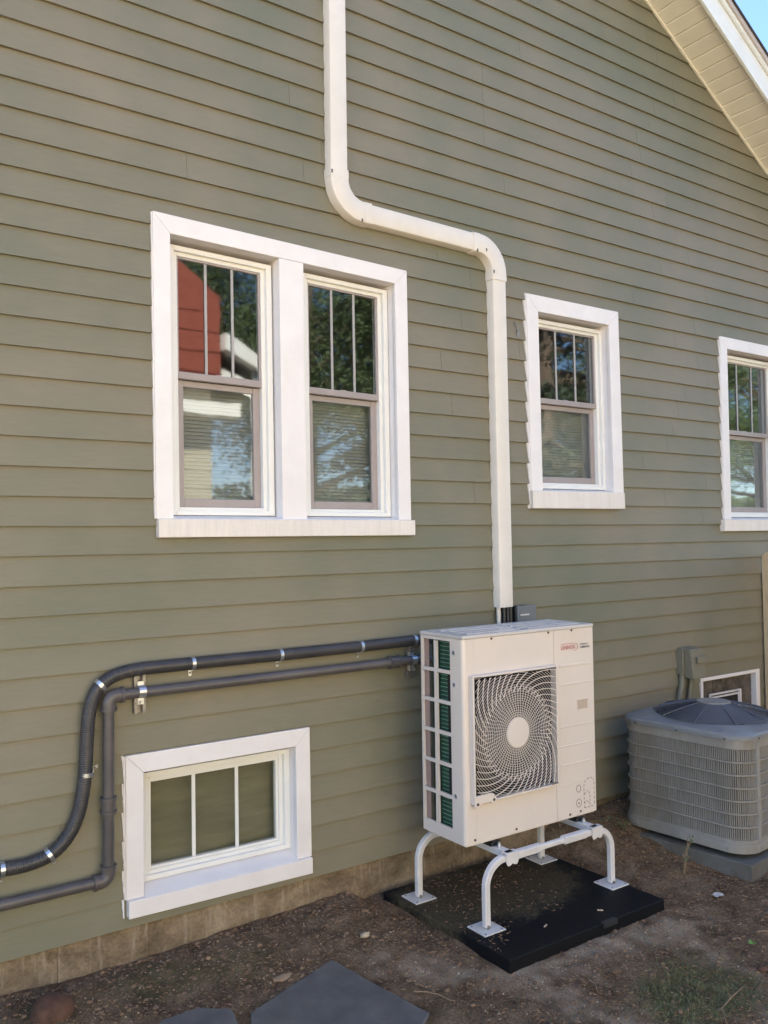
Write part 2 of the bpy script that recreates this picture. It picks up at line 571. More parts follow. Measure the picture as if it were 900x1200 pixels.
def cover_at(x, y):
    n = noise.noise(Vector((x * 4, y * 4, 11))) * 0.5 + noise.noise(Vector((x * 13, y * 13, 5))) * 0.5
    s = max(0, min(1, (0.15 + n * 0.30 - min(dist_poly(x, y, SANDL), dist_poly(x, y, SAND2) + 0.02)) * 5))
    gcx, gcy = (x - 3.12), (y + 1.58)
    gr = max(0, min(1, (0.30 + n * 0.16 - math.hypot(gcx * 0.9, gcy * 1.1)) * 9))
    m = max(0, min(1, (noise.noise(Vector((x * 2.2, y * 2.2, 31))) - 0.18) * 3)) * 0.55
    m = max(gr * 0.6, m * (1 if x < 2.4 else 0.4))
    d = max(0, min(1, (-y - 4.3 + n * 0.5) * 1.5)) * (1 if -y < 9.6 else 0)
    lawn = 1 if -y >= 9.6 else 0
    if y > 3:
        lawn = 1
    return s * 0.85 * (1 - gr), max(m, lawn), d


def axis(fine0, fine1, step, far):
    a, x = [], fine0
    while x <= fine1:
        a.append(x)
        x += step
    s, x = step, a[-1]
    while x < far:
        s *= 1.35
        x += s
        a.append(x)
    s, x = step, a[0]
    pre = []
    while x > -far:
        s *= 1.35
        x -= s
        pre.append(x)
    return pre[::-1] + a


gxs, gys = axis(0.3, 5.2, 0.0155, 300), axis(-2.3, 0.05, 0.0155, 300)
gm = bpy.data.meshes.new('ground')
nx, ny = len(gxs), len(gys)
gm.from_pydata([(x, y, gzn(x, y)) for y in gys for x in gxs], [],
               [(j * nx + i, j * nx + i + 1, (j + 1) * nx + i + 1, (j + 1) * nx + i) for j in range(ny - 1) for i in range(nx - 1)])
ca = gm.color_attributes.new('cover', 'FLOAT_COLOR', 'POINT')
buf = []
for y in gys:
    for x in gxs:
        a, b_, c_ = cover_at(x, y)
        buf += [a, b_, c_, 1]
ca.data.foreach_set('color', buf)
gm.materials.append(MAT['soil'])
gm.polygons.foreach_set('use_smooth', [True] * len(gm.polygons))
ground = bpy.data.objects.new('ground', gm)
COL.objects.link(ground)
tagit(ground, kind='structure')

# ------------------------------------------------------------------ the house
Z0, S = -0.4116 * 3.83, 0.0332 * 3.83       # lower edge of siding course 0 and the exposure
RIDGE_X, SLOPE = 1.2, 0.611
RIDGE_Z = 6.860 - SLOPE * RIDGE_X


def roof_z(x):
    return RIDGE_Z - SLOPE * abs(x - RIDGE_X)


HX0, HX1, HY1 = -5.2, 7.6, 9.0
house = thing('house', (RIDGE_X, 0.0, -1.85), 'olive green clapboard house gable wall with white trimmed windows', 'house')

HOLES = [(1.40, 2.765, 0.065, 1.462), (3.775, 4.54, 0.235, 1.465), (5.775, 6.70, 0.07, 1.455), (1.253, 2.112, -1.64, -0.99), (5.43, 6.115, -1.545, -1.07)]


def z_free(x0, x1, z0, z1):
    """z sub-intervals of [z0,z1] free of holes for the column x0..x1"""
    seg = [(z0, z1)]
    for (a, b, c, d) in HOLES:
        if a < (x0 + x1) / 2 < b:
            out = []
            for (p, q) in seg:
                if d <= p or c >= q:
                    out.append((p, q))
                else:
                    if c > p:
                        out.append((p, c))
                    if d < q:
                        out.append((d, q))
            seg = out
    return seg


wall = MB()
xs = sorted(set([HX0, HX1, RIDGE_X] + [h[0] for h in HOLES] + [h[1] for h in HOLES]))
for a, b in zip(xs, xs[1:]):
    for (p, q) in z_free(a, b, -1.69, 9.0):
        if q > 8.9:
            wall.hexa([(a, .004, p), (b, .004, p), (b, .004, roof_z(b)), (a, .004, roof_z(a)), (a, .11, p), (b, .11, p), (b, .11, roof_z(b)), (a, .11, roof_z(a))])
        else:
            wall.box(a, b, .004, .11, p, q)
gable = build('gable_wall', wall, 'interior', house)

# siding boards: each board of each course is a sub-part of the wall
LAP = 0.020


def yb(zrel):          # front face of a board at height zrel above its lower edge
    return -0.0270 + zrel / (S + LAP) * 0.0180


def board_piece(mb, x0, x1, z0, a, b, seedk):
    """wedge between zrel a..b along x0..x1, with a slightly uneven lower edge"""
    n = max(1, int((x1 - x0) / 0.22))
    ptsx = [lerp(x0, x1, i / n) for i in range(n + 1)]
    for sg_ in (1, -1):       # exact corner where the roof line starts to cut the board
        xk = RIDGE_X + sg_ * (RIDGE_Z - z0 - 0.002 - b) / SLOPE
        if x0 + .003 < xk < x1 - .003:
            ptsx.append(xk)
    ptsx = sorted(ptsx)
    n = len(ptsx) - 1
    P = []
    for x in ptsx:
        wz = 0.0016 * noise.noise(Vector((x * 2.3, seedk * 3.7, 1))) if a == 0 else 0
        wy = 0.0014 * noise.noise(Vector((x * 1.3, seedk * 5.1, 9)))
        bb = min(b, max(a + 0.001, roof_z(x) - z0 - 0.002))
        fa, fb = yb(a) + wy, yb(bb) + wy * 0.4
        P += [(x, fa, z0 + a + wz), (x, fb, z0 + bb), (x, fb + 0.0075, z0 + bb), (x, fa + 0.0110, z0 + a + wz)]
    F = []
    for i in range(n):
        o = i * 4
        for q in range(4):
            F.append((o + q, o + 4 + q, o + 4 + (q + 1) % 4, o + (q + 1) % 4))
    F.append((0, 1, 2, 3))
    F.append((n * 4 + 3, n * 4 + 2, n * 4 + 1, n * 4))
    mb.add(P, F)


rs = random.Random(3)
k = -1
while True:
    z0 = Z0 + k * S
    if z0 > RIDGE_Z - 0.15:
        break
    half = (RIDGE_Z - z0) / SLOPE
    xa, xb = max(HX0, RIDGE_X - half), min(HX1, RIDGE_X + half)
    # butt joints
    if 31 <= k <= 34:
        joints = [3.409 + rs.uniform(-.004, .004)]
    elif k == 26:
        joints = [1.523]
    elif k == 33:
        joints = [1.597]
    else:
        joints = [2.9 + rs.uniform(-.9, .9)] if k > 13 else []
    if k == 33:
        joints = [1.597, 3.409]
    joints += [rs.uniform(-2.5, -0.5), rs.uniform(4.7, 5.6) if k > 12 else rs.uniform(6.3, 6.9)]
    cuts = [xa] + sorted(j for j in joints if xa + .5 < j < xb - .5) + [xb]
    for a, b in zip(cuts, cuts[1:]):
        mb = MB()
        a2, b2 = a + (0.0007 if a > xa else 0), b - (0.0007 if b < xb else 0)
        xs = sorted(set([a2, b2] + [h[i] for h in HOLES for i in (0, 1) if a2 < h[i] < b2]))
        top = S + LAP
        for p, q in zip(xs, xs[1:]):
            got = False
            for (u, w) in z_free(p, q, z0, z0 + top):
                if w - u > 0.012:
                    got = True
                    board_piece(mb, p, q, z0, u - z0, w - z0, k)
            if not got and mb.v:
                build('siding_board', mb, 'siding', gable)
                mb = MB()
        if mb.v:
            build('siding_board', mb, 'siding', gable)
    k += 1
K_TOP = k

# side, back walls, floor, ceiling (inside stays dark)
sh = MB()
sh2 = MB()
ze = roof_z(HX1)
sh.box(HX0 + .002, HX0 + .15, .112, HY1, -1.7, ze)
sh2.box(HX1 - .15, HX1 - .002, .112, HY1, -1.7, ze)
build('side_wall', sh, 'siding', house)
build('side_wall', sh2, 'siding', house)

bk = MB().prism([(HX0, -1.7), (HX1, -1.7), (HX1, ze), (RIDGE_X, RIDGE_Z), (HX0, ze)], lambda p, t: (p[0], t, p[1]), HY1 + .002, HY1 + .15)
build('back_wall', bk, 'siding', house)
fl = MB().box(HX0 + .16, HX1 - .16, .12, HY1 - .01, -.42, -.35)
fl.box(HX0 + .16, HX1 - .16, .12, HY1 - .01, 1.85, 1.95)
fl.box(HX0 + .16, HX1 - .16, 3.4, 3.5, -2.4, 1.85)
fl.box(3.2, 3.3, .12, 3.4, -2.4, 1.85)
fl.box(5.0, 5.1, .12, 3.4, -2.4, 1.85)
build('interior_partition', fl, 'interior', house)

# foundation: a dark backing with separate rendered blocks
fb_ = MB().box(HX0 + .03, HX1 - .03, .03, .30, -2.6, -1.70)
fb_.box(HX0 + .03, HX0 + .3, .30, HY1 - .03, -2.6, -1.705).box(HX1 - .3, HX1 - .03, .30, HY1 - .03, -2.6, -1.705)
found = build('foundation', fb_, 'mortar', house)
x = -5.1
rs2 = random.Random(11)
XJ = [0.93, 1.325, 1.72, 2.13, 2.52, 2.93, 3.34, 3.75, 4.15]
while x < HX1 - .1:
    nxt = x + 0.41
    c = [j for j in XJ if x + .2 < j < x + .62]
    if c:
        nxt = c[0]
    y0 = 0.006 + rs2.uniform(-.003, .003)
    mb = MB()
    n = 5
    P = []
    for i in range(n + 1):
        for j in range(4):
            P.append((lerp(x + .0004, min(nxt, HX1 - .04) - .0004, i / n), y0 + 0.009 * noise.noise(Vector((x + i * .3, j * .9, 2))), lerp(-2.1, -1.672, j / 3)))
    m0 = len(P)
    P += [(p[0], 0.06, p[2]) for p in P]
    F = [(i * 4 + j, (i + 1) * 4 + j, (i + 1) * 4 + j + 1, i * 4 + j + 1) for i in range(n) for j in range(3)]
    F += [(m0, m0 + 3, 3, 0), (n * 4, n * 4 + 3, m0 + n * 4 + 3, m0 + n * 4)]
    F += [(i * 4 + 3, (i + 1) * 4 + 3, m0 + (i + 1) * 4 + 3, m0 + i * 4 + 3) for i in range(n)]
    mb.add(P, F)
    build('foundation_block', mb, 'foundation', found)
    x = nxt

# ------------------------------------------------------------------ roof, soffit, fascia
OV = 0.352
ct, st_ = 1 / math.hypot(1, SLOPE), SLOPE / math.hypot(1, SLOPE)
LEN = (HX1 + 0.45 - RIDGE_X) / ct


def rake(sgn, d, n, y):
    """point on a rake: d metres down the slope from the ridge, n metres square above the wall line"""
    return (RIDGE_X + sgn * (d * ct + n * st_), y, RIDGE_Z - d * st_ + n * ct)


def rake_box(mb, sgn, d0, d1, n0, n1, y0, y1):
    P = [rake(sgn, d0, n0, y0), rake(sgn, d1, n0, y0), rake(sgn, d1, n1, y0), rake(sgn, d0, n1, y0),
         rake(sgn, d0, n0, y1), rake(sgn, d1, n0, y1), rake(sgn, d1, n1, y1), rake(sgn, d0, n1, y1)]
    return mb.hexa(P)


for sgn in (1, -1):
    sb = MB()
    rake_box(sb, sgn, 0.1, LEN - .02, 0.0118, 0.05, -OV + .003, .0)
    soff = build('soffit', sb, 'soffit', house)
    pitch = 0.1125
    # wall-side groove positions measured along the slope
    d0 = (5.078 - RIDGE_X) / ct
    kk = int((d0 - 0.15) / pitch)
    d = d0 - kk * pitch
    proto = None
    while d + pitch < LEN - .02:
        mb = MB()
        a, b = d + .0025, d + pitch - .0025
        y0, y1 = -OV + .004, -.021
        # shallow V-edged plank hanging under the backing
        prof = [(a - .0012, .0105), (a + .004, 0.002), (b - .0075, 0.004), (b + .0012, .0115)]
        P = [rake(sgn, u, w, y0) for u, w in prof] + [rake(sgn, u, w, y1) for u, w in prof]
        mb.add(P, [(0, 1, 2, 3), (7, 6, 5, 4), (0, 4, 5, 1), (1, 5, 6, 2), (2, 6, 7, 3), (3, 7, 4, 0)])
        build('soffit_panel', mb, 'soffit', soff)
        d += pitch
    build('soffit_moulding', rake_box(MB(), sgn, 0.05, LEN - .05, -.011, .0185, -.034, -.0205), 'soffit', soff)
    f1 = rake_box(MB(), sgn, 0.02, LEN, -.034, .1655, -OV - .022, -OV)
    build('fascia_board', f1, 'fascia', house, bevel=.003)
    f2 = rake_box(MB(), sgn, 0.02, LEN + .01, .118, .1655, -OV - .048, -OV - .0235)
    build('fascia_trim', f2, 'fascia', house, bevel=.006)
    f3 = rake_box(MB(), sgn, 0.02, LEN + .02, .142, .1775, -OV - .064, -OV - .0495)
    build('drip_edge', f3, 'dripedge', house, bevel=.003)
    rb = rake_box(MB(), sgn, 0.0, LEN + .04, .178, .191, -OV - .074, HY1 + .4)
    build('roof_slope', rb, 'shingle', house)
    rake_body = rake_box(MB(), sgn, 0.1, LEN - .02, .052, .165, -OV + .002, HY1 + .3)
    build('roof_deck', rake_body, 'interior', house)


# ------------------------------------------------------------------ windows
def bilin(nom, tgt):
    """nom=(x0,x1,z0,z1); tgt=TL,TR,BL,BR (x,z) -> warp moving nominal corners on the measured ones"""
    x0, x1, z0, z1 = nom

    def f(p):
        u, v = (p[0] - x0) / (x1 - x0), (p[2] - z0) / (z1 - z0)
        (a, b), (c, d), (e, g), (h, i) = tgt
        dx = (1 - u) * v * (a - x0) + u * v * (c - x1) + (1 - u) * (1 - v) * (e - x0) + u * (1 - v) * (h - x1)
        dz = (1 - u) * v * (b - z1) + u * v * (d - z1) + (1 - u) * (1 - v) * (g - z0) + u * (1 - v) * (i - z0)
        return (p[0] + dx, p[1], p[2] + dz)
    return f


def window(nom, tgt, units, casing, sill_h, label, blinds=True, mull=None, sillx=(0, 0), caulk=False, sill_mat='sill', basement=False, sash='sash', meet=0.78):
    x0, x1, z0, z1 = nom
    wf = bilin(nom, tgt)
    yF, yB = -0.035, -0.004
    ix0, ix1, iz1 = x0 + casing[0], x1 - casing[1], z1 - casing[2]
    # jamb box: the part all others hang on
    j = MB()
    yj0, yj1 = -0.012, 0.125
    j.box(ix0 - .018, ix0, yj0, yj1, z0 - .03, iz1 + .02)
    j.box(ix1, ix1 + .018, yj0, yj1, z0 - .03, iz1 + .02)
    j.box(ix0, ix1, yj0, yj1, iz1, iz1 + .02)
    j.box(ix0, ix1, yj0 + .02, yj1, z0 - .03, z0 + .004)
    win = build('window', j.warp(wf), 'trim', house, label=label)

    def W_(name, mb, mat, bevel=0, **kw):
        return build(name, mb.warp(wf), mat, win, bevel=bevel, **kw)
    e = .0007
    lm = MB()      # left casing, mitred at the top
    lm.hexa([(x0, yF, z0), (ix0, yF, z0), (ix0, yF, iz1 - e), (x0, yF, z1 - e), (x0, yB, z0), (ix0, yB, z0), (ix0, yB, iz1 - e), (x0, yB, z1 - e)])
    W_('side_casing', lm, 'trim', .0025)
    rm = MB()
    rm.hexa([(ix1, yF, z0), (x1, yF, z0), (x1, yF, z1 - e), (ix1, yF, iz1 - e), (ix1, yB, z0), (x1, yB, z0), (x1, yB, z1 - e), (ix1, yB, iz1 - e)])
    W_('side_casing', rm, 'trim', .0025)
    hm = MB()
    hm.hexa([(ix0, yF, iz1), (ix1, yF, iz1), (x1, yF, z1), (x0, yF, z1), (ix0, yB, iz1), (ix1, yB, iz1), (x1, yB, z1), (x0, yB, z1)])
    W_('head_casing', hm, 'trim', .0025)
    # metal drip channel seen as a thin grey edge on the left flank
    W_('edge_channel', MB().box(x0 - .006, x0 - .0008, -.030, -.008, z0 + .002, z1 - .004), 'trim')
    if mull:
        W_('mullion_casing', MB().box(mull[0], mull[1], yF + .001, .10, z0, iz1 - .001), 'trim', .0025)
    # sill: a sloping top and a plain nose
    s0, s1 = x0 + sillx[0], x1 + sillx[1]
    sm = MB()
    sm.box(s0, s1, -.056, -.012, z0 - sill_h, z0 - .001)
    W_('sill', sm, sill_mat, .003)
    sm = MB()
    sl = .018 if not basement else .035
    sm.hexa([(ix0 + .001, -.045, z0 - .006), (ix1 - .001, -.045, z0 - .006), (ix1 - .001, -.045, z0 + .0005), (ix0 + .001, -.045, z0 + .0005),
             (ix0 + .001, .05, z0 - .006), (ix1 - .001, .05, z0 - .006), (ix1 - .001, .05, z0 + sl), (ix0 + .001, .05, z0 + sl)])
    W_('sill_slope', sm, 'trim')
    for (a, b) in units:
        fzt, fzb = iz1 - .022, z0 + sl + .002
        fr = MB()      # outer vinyl frame in two steps
        w1, w2 = .030, .052
        ya, ybk = .036, .058
        for (wA, wB, yy) in ((0, w1, ya), (w1 - .001, w2, ybk)):
            ax0, ax1, az0, az1 = a + wA, b - wA, fzb + wA * .6, fzt - wA * .75
            bx0, bx1, bz0, bz1 = a + wB, b - wB, fzb + wB * .75, fzt - wB * .82
            fr.box(ax0, bx0, yy, .115, az0, az1)
            fr.box(bx1, ax1, yy, .115, az0, az1)
            fr.box(bx0, bx1, yy, .115, bz1, az1)
            fr.box(bx0, bx1, yy, .115, az0, bz0)
        W_('window_frame', fr, 'vinyl', .0025)
        gx0, gx1, gz0, gz1 = bx0, bx1, bz0, bz1
        if basement:
            fr2 = MB()
            q = .012
            fr2.box(gx0, gx0 + q, .066, .1, gz0, gz1).box(gx1 - q, gx1, .066, .1, gz0, gz1).box(gx0 + q, gx1 - q, .066, .1, gz1 - q, gz1).box(gx0 + q, gx1 - q, .066, .1, gz0, gz0 + q)
            W_('sash', fr2, 'vinyl', .002)
            W_('pane', MB().box(gx0 + q, gx1 - q, .080, .086, gz0 + q, gz1 - q), 'glass_low')
            for t in (1 / 3, 2 / 3):
                xm = lerp(gx0, gx1, t)
                W_('muntin', MB().box(xm - .009, xm + .009, .0725, .079, gz0 + q, gz1 - q), 'vinyl', .002)
            continue
        # upper sash
        us = MB()
        us.box(gx0, gx0 + .008, .064, .088, meet + .03, gz1).box(gx1 - .012, gx1, .064, .088, meet + .03, gz1)
        us.box(gx0 + .008, gx1 - .012, .064, .088, gz1 - .010, gz1)
        us.box(gx0, gx1, .060, .090, meet - .002, meet + .032)
        W_('upper_sash', us, sash, .0025)
        W_('pane', MB().box(gx0 + .008, gx1 - .012, .074, .080, meet + .032, gz1 - .010), 'glass')
        for t in (1 / 3, 2 / 3):
            xm = lerp(gx0 + .008, gx1 - .012, t)
            W_('muntin', MB().box(xm - .007, xm + .007, .0665, .0735, meet + .032, gz1 - .010), 'muntin', .002)
        ls = MB()
        ls.box(gx0, gx0 + .036, .088, .112, gz0, meet - .004).box(gx1 - .036, gx1, .088, .112, gz0, meet - .004)
        ls.box(gx0 + .036, gx1 - .036, .088, .112, gz0, gz0 + .042)
        ls.box(gx0 + .036, gx1 - .036, .091, .112, meet - .034, meet - .004)
        W_('lower_sash', ls, sash, .0025)
        W_('pane', MB().box(gx0 + .036, gx1 - .036, .100, .106, gz0 + .042, meet - .034), 'glass')
        lk = MB().box((a + b) / 2 - .02, (a + b) / 2 + .02, .075, .087, meet + .032, meet + .040)
        W_('sash_lock', lk, sash, .002)
        if blinds:
            bl = MB()
            z = gz0 + .012
            while z < meet - .01:
                tilt = .011
                bl.add([(gx0 - .01, .150, z - .006), (gx1 + .01, .150, z - .006), (gx1 + .01, .150 + tilt, z + .0145), (gx0 - .01, .150 + tilt, z + .0145),
                        (gx0 - .01, .151, z - .0065), (gx1 + .01, .151, z - .0065), (gx1 + .01, .151 + tilt, z + .0140), (gx0 - .01, .151 + tilt, z + .0140)],
                       [(0, 1, 2, 3), (7, 6, 5, 4), (0, 4, 5, 1), (1, 5, 6, 2), (2, 6, 7, 3), (3, 7, 4, 0)])
                z += .0185
            W_('window_blind', bl, 'blind', kind='stuff')
    if caulk:
        cm = MB()
        kq = -1
        while kq < 60:
            zb = Z0 + kq * S
            za, zc = max(zb, z0 - sill_h), min(zb + S, z1)
            if zc - za > .01:
                ta, tc_ = (za - zb) / S, (zc - zb) / S
                wd = [.002 + .0065 * t for t in (ta, tc_)]
                ya_, yc_ = yb(ta * S) - .006, yb(tc_ * S) - .010
                rj = random.Random(kq * 7 + int(x0 * 100))
                n = 5
                for i in range(n):
                    u0, u1 = i / n, (i + 1) / n
                    j0 = rj.uniform(-.0012, .0012)
                    zz0, zz1 = lerp(za, zc, u0), lerp(za, zc, u1) + .0008
                    w0, w1_ = lerp(wd[0], wd[1], u0) + j0, lerp(wd[0], wd[1], u1) + j0
                    y0_, y1_ = lerp(ya_, yc_, u0), lerp(ya_, yc_, u1)
                    xr = x0 - .0065
                    cm.hexa([(xr - w0, y0_, zz0), (xr, y0_ - .002, zz0), (xr, y1_ - .002, zz1), (xr - w1_, y1_, zz1),
                             (xr - w0 - .002, .0, zz0), (xr, .0, zz0), (xr, .0, zz1), (xr - w1_ - .002, .0, zz1)])
            kq += 1
        W_('caulk_bead', cm, 'caulk', kind='stuff')
    return win


window((1.355, 2.8085, .106, 1.5175), [(1.350, 1.535), (2.806, 1.500), (1.360, .108), (2.811, .104)],
       [(1.452, 2.000), (2.172, 2.722)], (.083, .083, .088), .085, 'double window under one white frame with a wide middle post', mull=(2.008, 2.148), sillx=(.004, .012))
window((3.733, 4.5915, .2885, 1.518), [(3.728, 1.517), (4.584, 1.519), (3.738, .287), (4.599, .290)],
       [(3.845, 4.505)], (.098, .098, .102), .110, 'single white framed window between the line cover and the cut off window', caulk=True, sillx=(-.008, -.016), meet=.862)
window((5.737, 6.66, .113, 1.500), [(5.739, 1.500), (6.66, 1.500), (5.735, .112), (6.66, .112)],
       [(5.838, 6.560)], (.088, .088, .088), .088, 'white framed window cut off by the picture edge above the fence', sillx=(-.03, .02))
window((1.2125, 2.155, -1.584, -.9465), [(1.214, -.947), (2.151, -.946), (1.2135, -1.580), (2.155, -1.592)],
       [(1.297, 2.074)], (.081, .081, .085), .078, 'low wide basement window just above the foundation', blinds=False, basement=True, caulk=True, sillx=(.006, -.006), sill_mat='trim')
# added brown sheet; its colour stands in for the ground's reflection in the pane
build('reflection_sheet', MB().box(1.25, 2.12, .15, .155, -1.64, -.98), 'brown', house)

# glass-block window behind the old condenser
gw = MB()
gx0, gx1, gz0, gz1 = 5.400, 6.145, -1.56, -1.042
gw.box(gx0, gx0 + .028, -.030, .05, gz0, gz1).box(gx1 - .05, gx1, -.030, .05, gz0, gz1).box(gx0 + .028, gx1 - .05, -.030, .05, gz1 - .024, gz1).box(gx0 + .028, gx1 - .05, -.030, .05, gz0, gz0 + .03)
gwin = build('glass_block_window', gw, 'trim', house, bevel=.003, label='small basement window of glass blocks with a white vent in it')
cx = [gx0 + .032 + i * .1655 for i in range(5)]
for i in range(4):
    for j in range(3):
        za, zb = gz1 - .028 - j * .158 - .152, gz1 - .028 - j * .158
        if 1 <= i <= 2 and j >= 1:
            continue
        mb = MB().box(cx[i] + .004, cx[i + 1] - .004, .008, .06, za, zb)
        build('glass_block', mb, 'gblock', gwin, bevel=.008)
build('mortar', MB().box(gx0 + .03, gx1 - .052, .016, .055, gz0 + .03, gz1 - .026), 'mortar', gwin)
vt = MB()
vx0, vx1, vz1, vz0 = 5.545, 5.935, -1.175, -1.50
for (q, yy) in ((0, -.006), (.024, -.002)):
    vt.box(vx0 + q, vx0 + q + .012, yy, .02, vz0, vz1 - q).box(vx1 - q - .012, vx1 - q, yy, .02, vz0, vz1 - q).box(vx0 + q + .012, vx1 - q - .012, yy, .02, vz1 - q - .012, vz1 - q)
build('vent_frame', vt, 'trim', gwin, bevel=.002)
build('vent_screen', MB().box(vx0 + .036, vx1 - .036, .002, .012, vz0, vz1 - .036), 'dark', gwin)


# ------------------------------------------------------------------ white line-set cover
def arc(cx, cz, r, a0, a1, y, n=14):
    return [(cx + r * math.cos(R(lerp(a0, a1, i / n))), y, cz + r * math.sin(R(lerp(a0, a1, i / n)))) for i in range(n + 1)]


def cover_prof(w, d, c=.014):
    h = w / 2
    return [(-h, 0), (-h, d - c), (-h + c * .3, d - c * .3), (-h + c, d), (h - c, d), (h - c * .3, d - c * .3), (h, d - c), (h, 0)]


lc = thing('line_set_cover', (3.46, -.03, -.41), 'cream white square plastic cover running down the wall in an S behind the unit', 'pipe cover')
CY = -.020
CW, CD = .108, .062
xU, zH, xL, rr = 2.343, 1.752, 3.462, .155
topz = 4.6
cb = (xU + rr, zH + rr)
sec1 = [(xU, CY, topz), (xU, CY, zH + rr)]
el1 = arc(cb[0], cb[1], rr, 180, 270, CY)
zR = zH - .012
sec2 = [(xU + rr, CY, zH), (xL - rr, CY, zR)]
el2 = arc(xL - rr, zR - rr, rr, 90, 0, CY)
sec3 = [(xL, CY, zR - rr), (xL + .012, CY, -.413)]
for nm, path, big in (('cover_section', sec1, 0), ('cover_section', sec2, 0), ('cover_section', sec3, 0), ('cover_elbow', el1, .004), ('cover_elbow', el2, .004)):
    build(nm, MB().sweep(path, cover_prof(CW + big * 2, CD + big), (0, -1, 0)), 'cover', lc, smooth=35)
# elbow collars and screws
for (p, q) in (((xU, zH + rr), (0, 1)), ((xU + rr, zH), (1, 0)), ((xL - rr, zR), (-1, 0)), ((xL, zR - rr), (0, -1))):
    pth = [(p[0] + q[0] * -.002, CY, p[1] + q[1] * -.002), (p[0] + q[0] * .045, CY, p[1] + q[1] * .045)]
    build('cover_collar', MB().sweep(pth, cover_prof(CW + .010, CD + .005), (0, -1, 0)), 'cover', lc, smooth=35)
for (sx, sz) in ((xU - .050, zH + rr + .02), (xU + rr - .02, zH - .050), (xL - rr - .02, zR - .050), (xL - rr + .05, zR - .035), (xL - .048, zR - rr - .0)):
    build('screw', MB().obox((sx, CY - CD - .005, sz), (.0035, 0, 0), (0, .002, 0), (0, 0, .009)), 'screw', lc)
# white conduit and black insulated lines leaving the cover, and the grey box
build('drop_pipe', MB().tube([(3.435, -.048, -.40), (3.437, -.048, -.62)], .013, 12), 'cover', lc, smooth=40)
ln = thing('refrigerant_line', (3.50, -.05, -.60), 'black insulated refrigerant lines dropping out of the white cover behind the unit', 'pipe')
for i, xx in enumerate((3.475, 3.505, 3.53)):
    build('insulation', MB().tube([(xx, -.05, -.405), (xx, -.05, -.56), (xx, -.10, -.66), (xx - .02, -.27, -.74)], .014, 10), 'rubber', ln, smooth=40)
jbx = thing('junction_box', (3.62, -.02, -.51), 'small grey electrical box on the siding just right of the black lines', 'electrical box')
build('box_body', MB().box(3.545, 3.655, -.075, -.016, -.520, -.412), 'rubber', jbx, bevel=.004)
build('box_cover', MB().box(3.550, 3.70, -.094, -.076, -.515, -.410), 'greybox', jbx, bevel=.004)
build('label_strip', MB().box(3.566, 3.64, -.0955, -.0945, -.468, -.460), 'stand', jbx)

# small hook on the siding beside the single window
hk = MB().tube([(3.632, -.018, 1.325), (3.634, -.030, 1.31), (3.646, -.030, 1.285), (3.655, -.028, 1.262)], .004, 6)
hk.obox((3.657, -.024, 1.255), (.010, 0, 0), (0, .004, 0), (0, 0, .02))
build('wall_hook', hk, 'darkmetal', None, loc=(3.64, -.02, 1.28), label='tiny grey metal hook on the siding left of the single window', cat='hook')


# ------------------------------------------------------------------ conduit and rigid pipe on the wall
def catmull(P, step):
    P = [Vector(p) for p in P]
    out = []
    for i in range(len(P) - 1):
        p0, p1, p2, p3 = P[max(i - 1, 0)], P[i], P[i + 1], P[min(i + 2, len(P) - 1)]
        n = max(2, int((p2 - p1).length / step))
        for j in range(n):
            t = j / n
            out.append(0.5 * ((2 * p1) + (-p0 + p2) * t + (2 * p0 - 5 * p1 + 4 * p2 - p3) * t * t + (-p0 + 3 * p1 - 3 * p2 + p3) * t ** 3))
    out.append(P[-1])
    return out


PY = -.056
RC = .0295
cpts = [(-.9, -1.318), (.2, -1.317), (.55, -1.319), (.692, -1.319), (.796, -1.320), (.885, -1.300), (.955, -1.244), (1.003, -1.150), (1.028, -1.018), (1.039, -.855), (1.045, -.765), (1.058, -.690), (1.088, -.630), (1.140, -.590), (1.205, -.571), (1.29, -.563)]
con = thing('flexible_conduit', (1.04, -.03, -1.32), 'black ribbed flexible conduit curving down the siding from the upper straight run', 'conduit')
fp = catmull([(x, PY, z) for x, z in cpts], .0022)
rads = []
acc = 0
for i, p in enumerate(fp):
    if i:
        acc += (fp[i] - fp[i - 1]).length
    rads.append(RC + (.0009 * math.sin(acc * 2 * math.pi / .0095)))
build('ribbed_hose', MB().tube(fp, rads, 14), 'conduit', con, smooth=60)
build('straight_pipe', MB().tube([(1.288, PY, -.563), (1.516, PY, -.5625), (1.982, PY, -.564), (2.445, PY, -.562), (2.86, PY, -.556), (2.93, PY - .02, -.556), (2.97, PY - .08, -.556), (2.975, -.275, -.556)], RC, 16), 'conduit', con, smooth=40)


def strap(parent, c, tan, r, w=.017, tab=(0, -1), hole=True):
    """sheet-metal strap round the pipe at c, with a nailing tab on one side"""
    c, tan = Vector(c), Vector(tan).normalized()
    mb = MB()
    nrm = Vector((0, -1, 0))
    mb.tube([c - tan * w / 2, c + tan * w / 2], r + .0016, 18)
    tb = Vector((tab[0], 0, tab[1])).normalized()
    q = c + tb * (r + .016)
    q.y = -.0245
    mb.obox(q, tan * w * .42, (0, .0015, 0), tb * .015)
    q2 = c + tb * (r + .002)
    q2.y = (-.0245 + c.y) / 2
    mb.obox(q2, tan * w * .42, (0, abs(-.0245 - c.y) / 2, 0), tb * .0015)
    o = build('pipe_clamp', mb, 'zinc', parent, smooth=35)
    q.y = -.0262
    build('clamp_screw', MB().disc(q, (0, -1, 0), .005, .002, 8), 'screw', o)


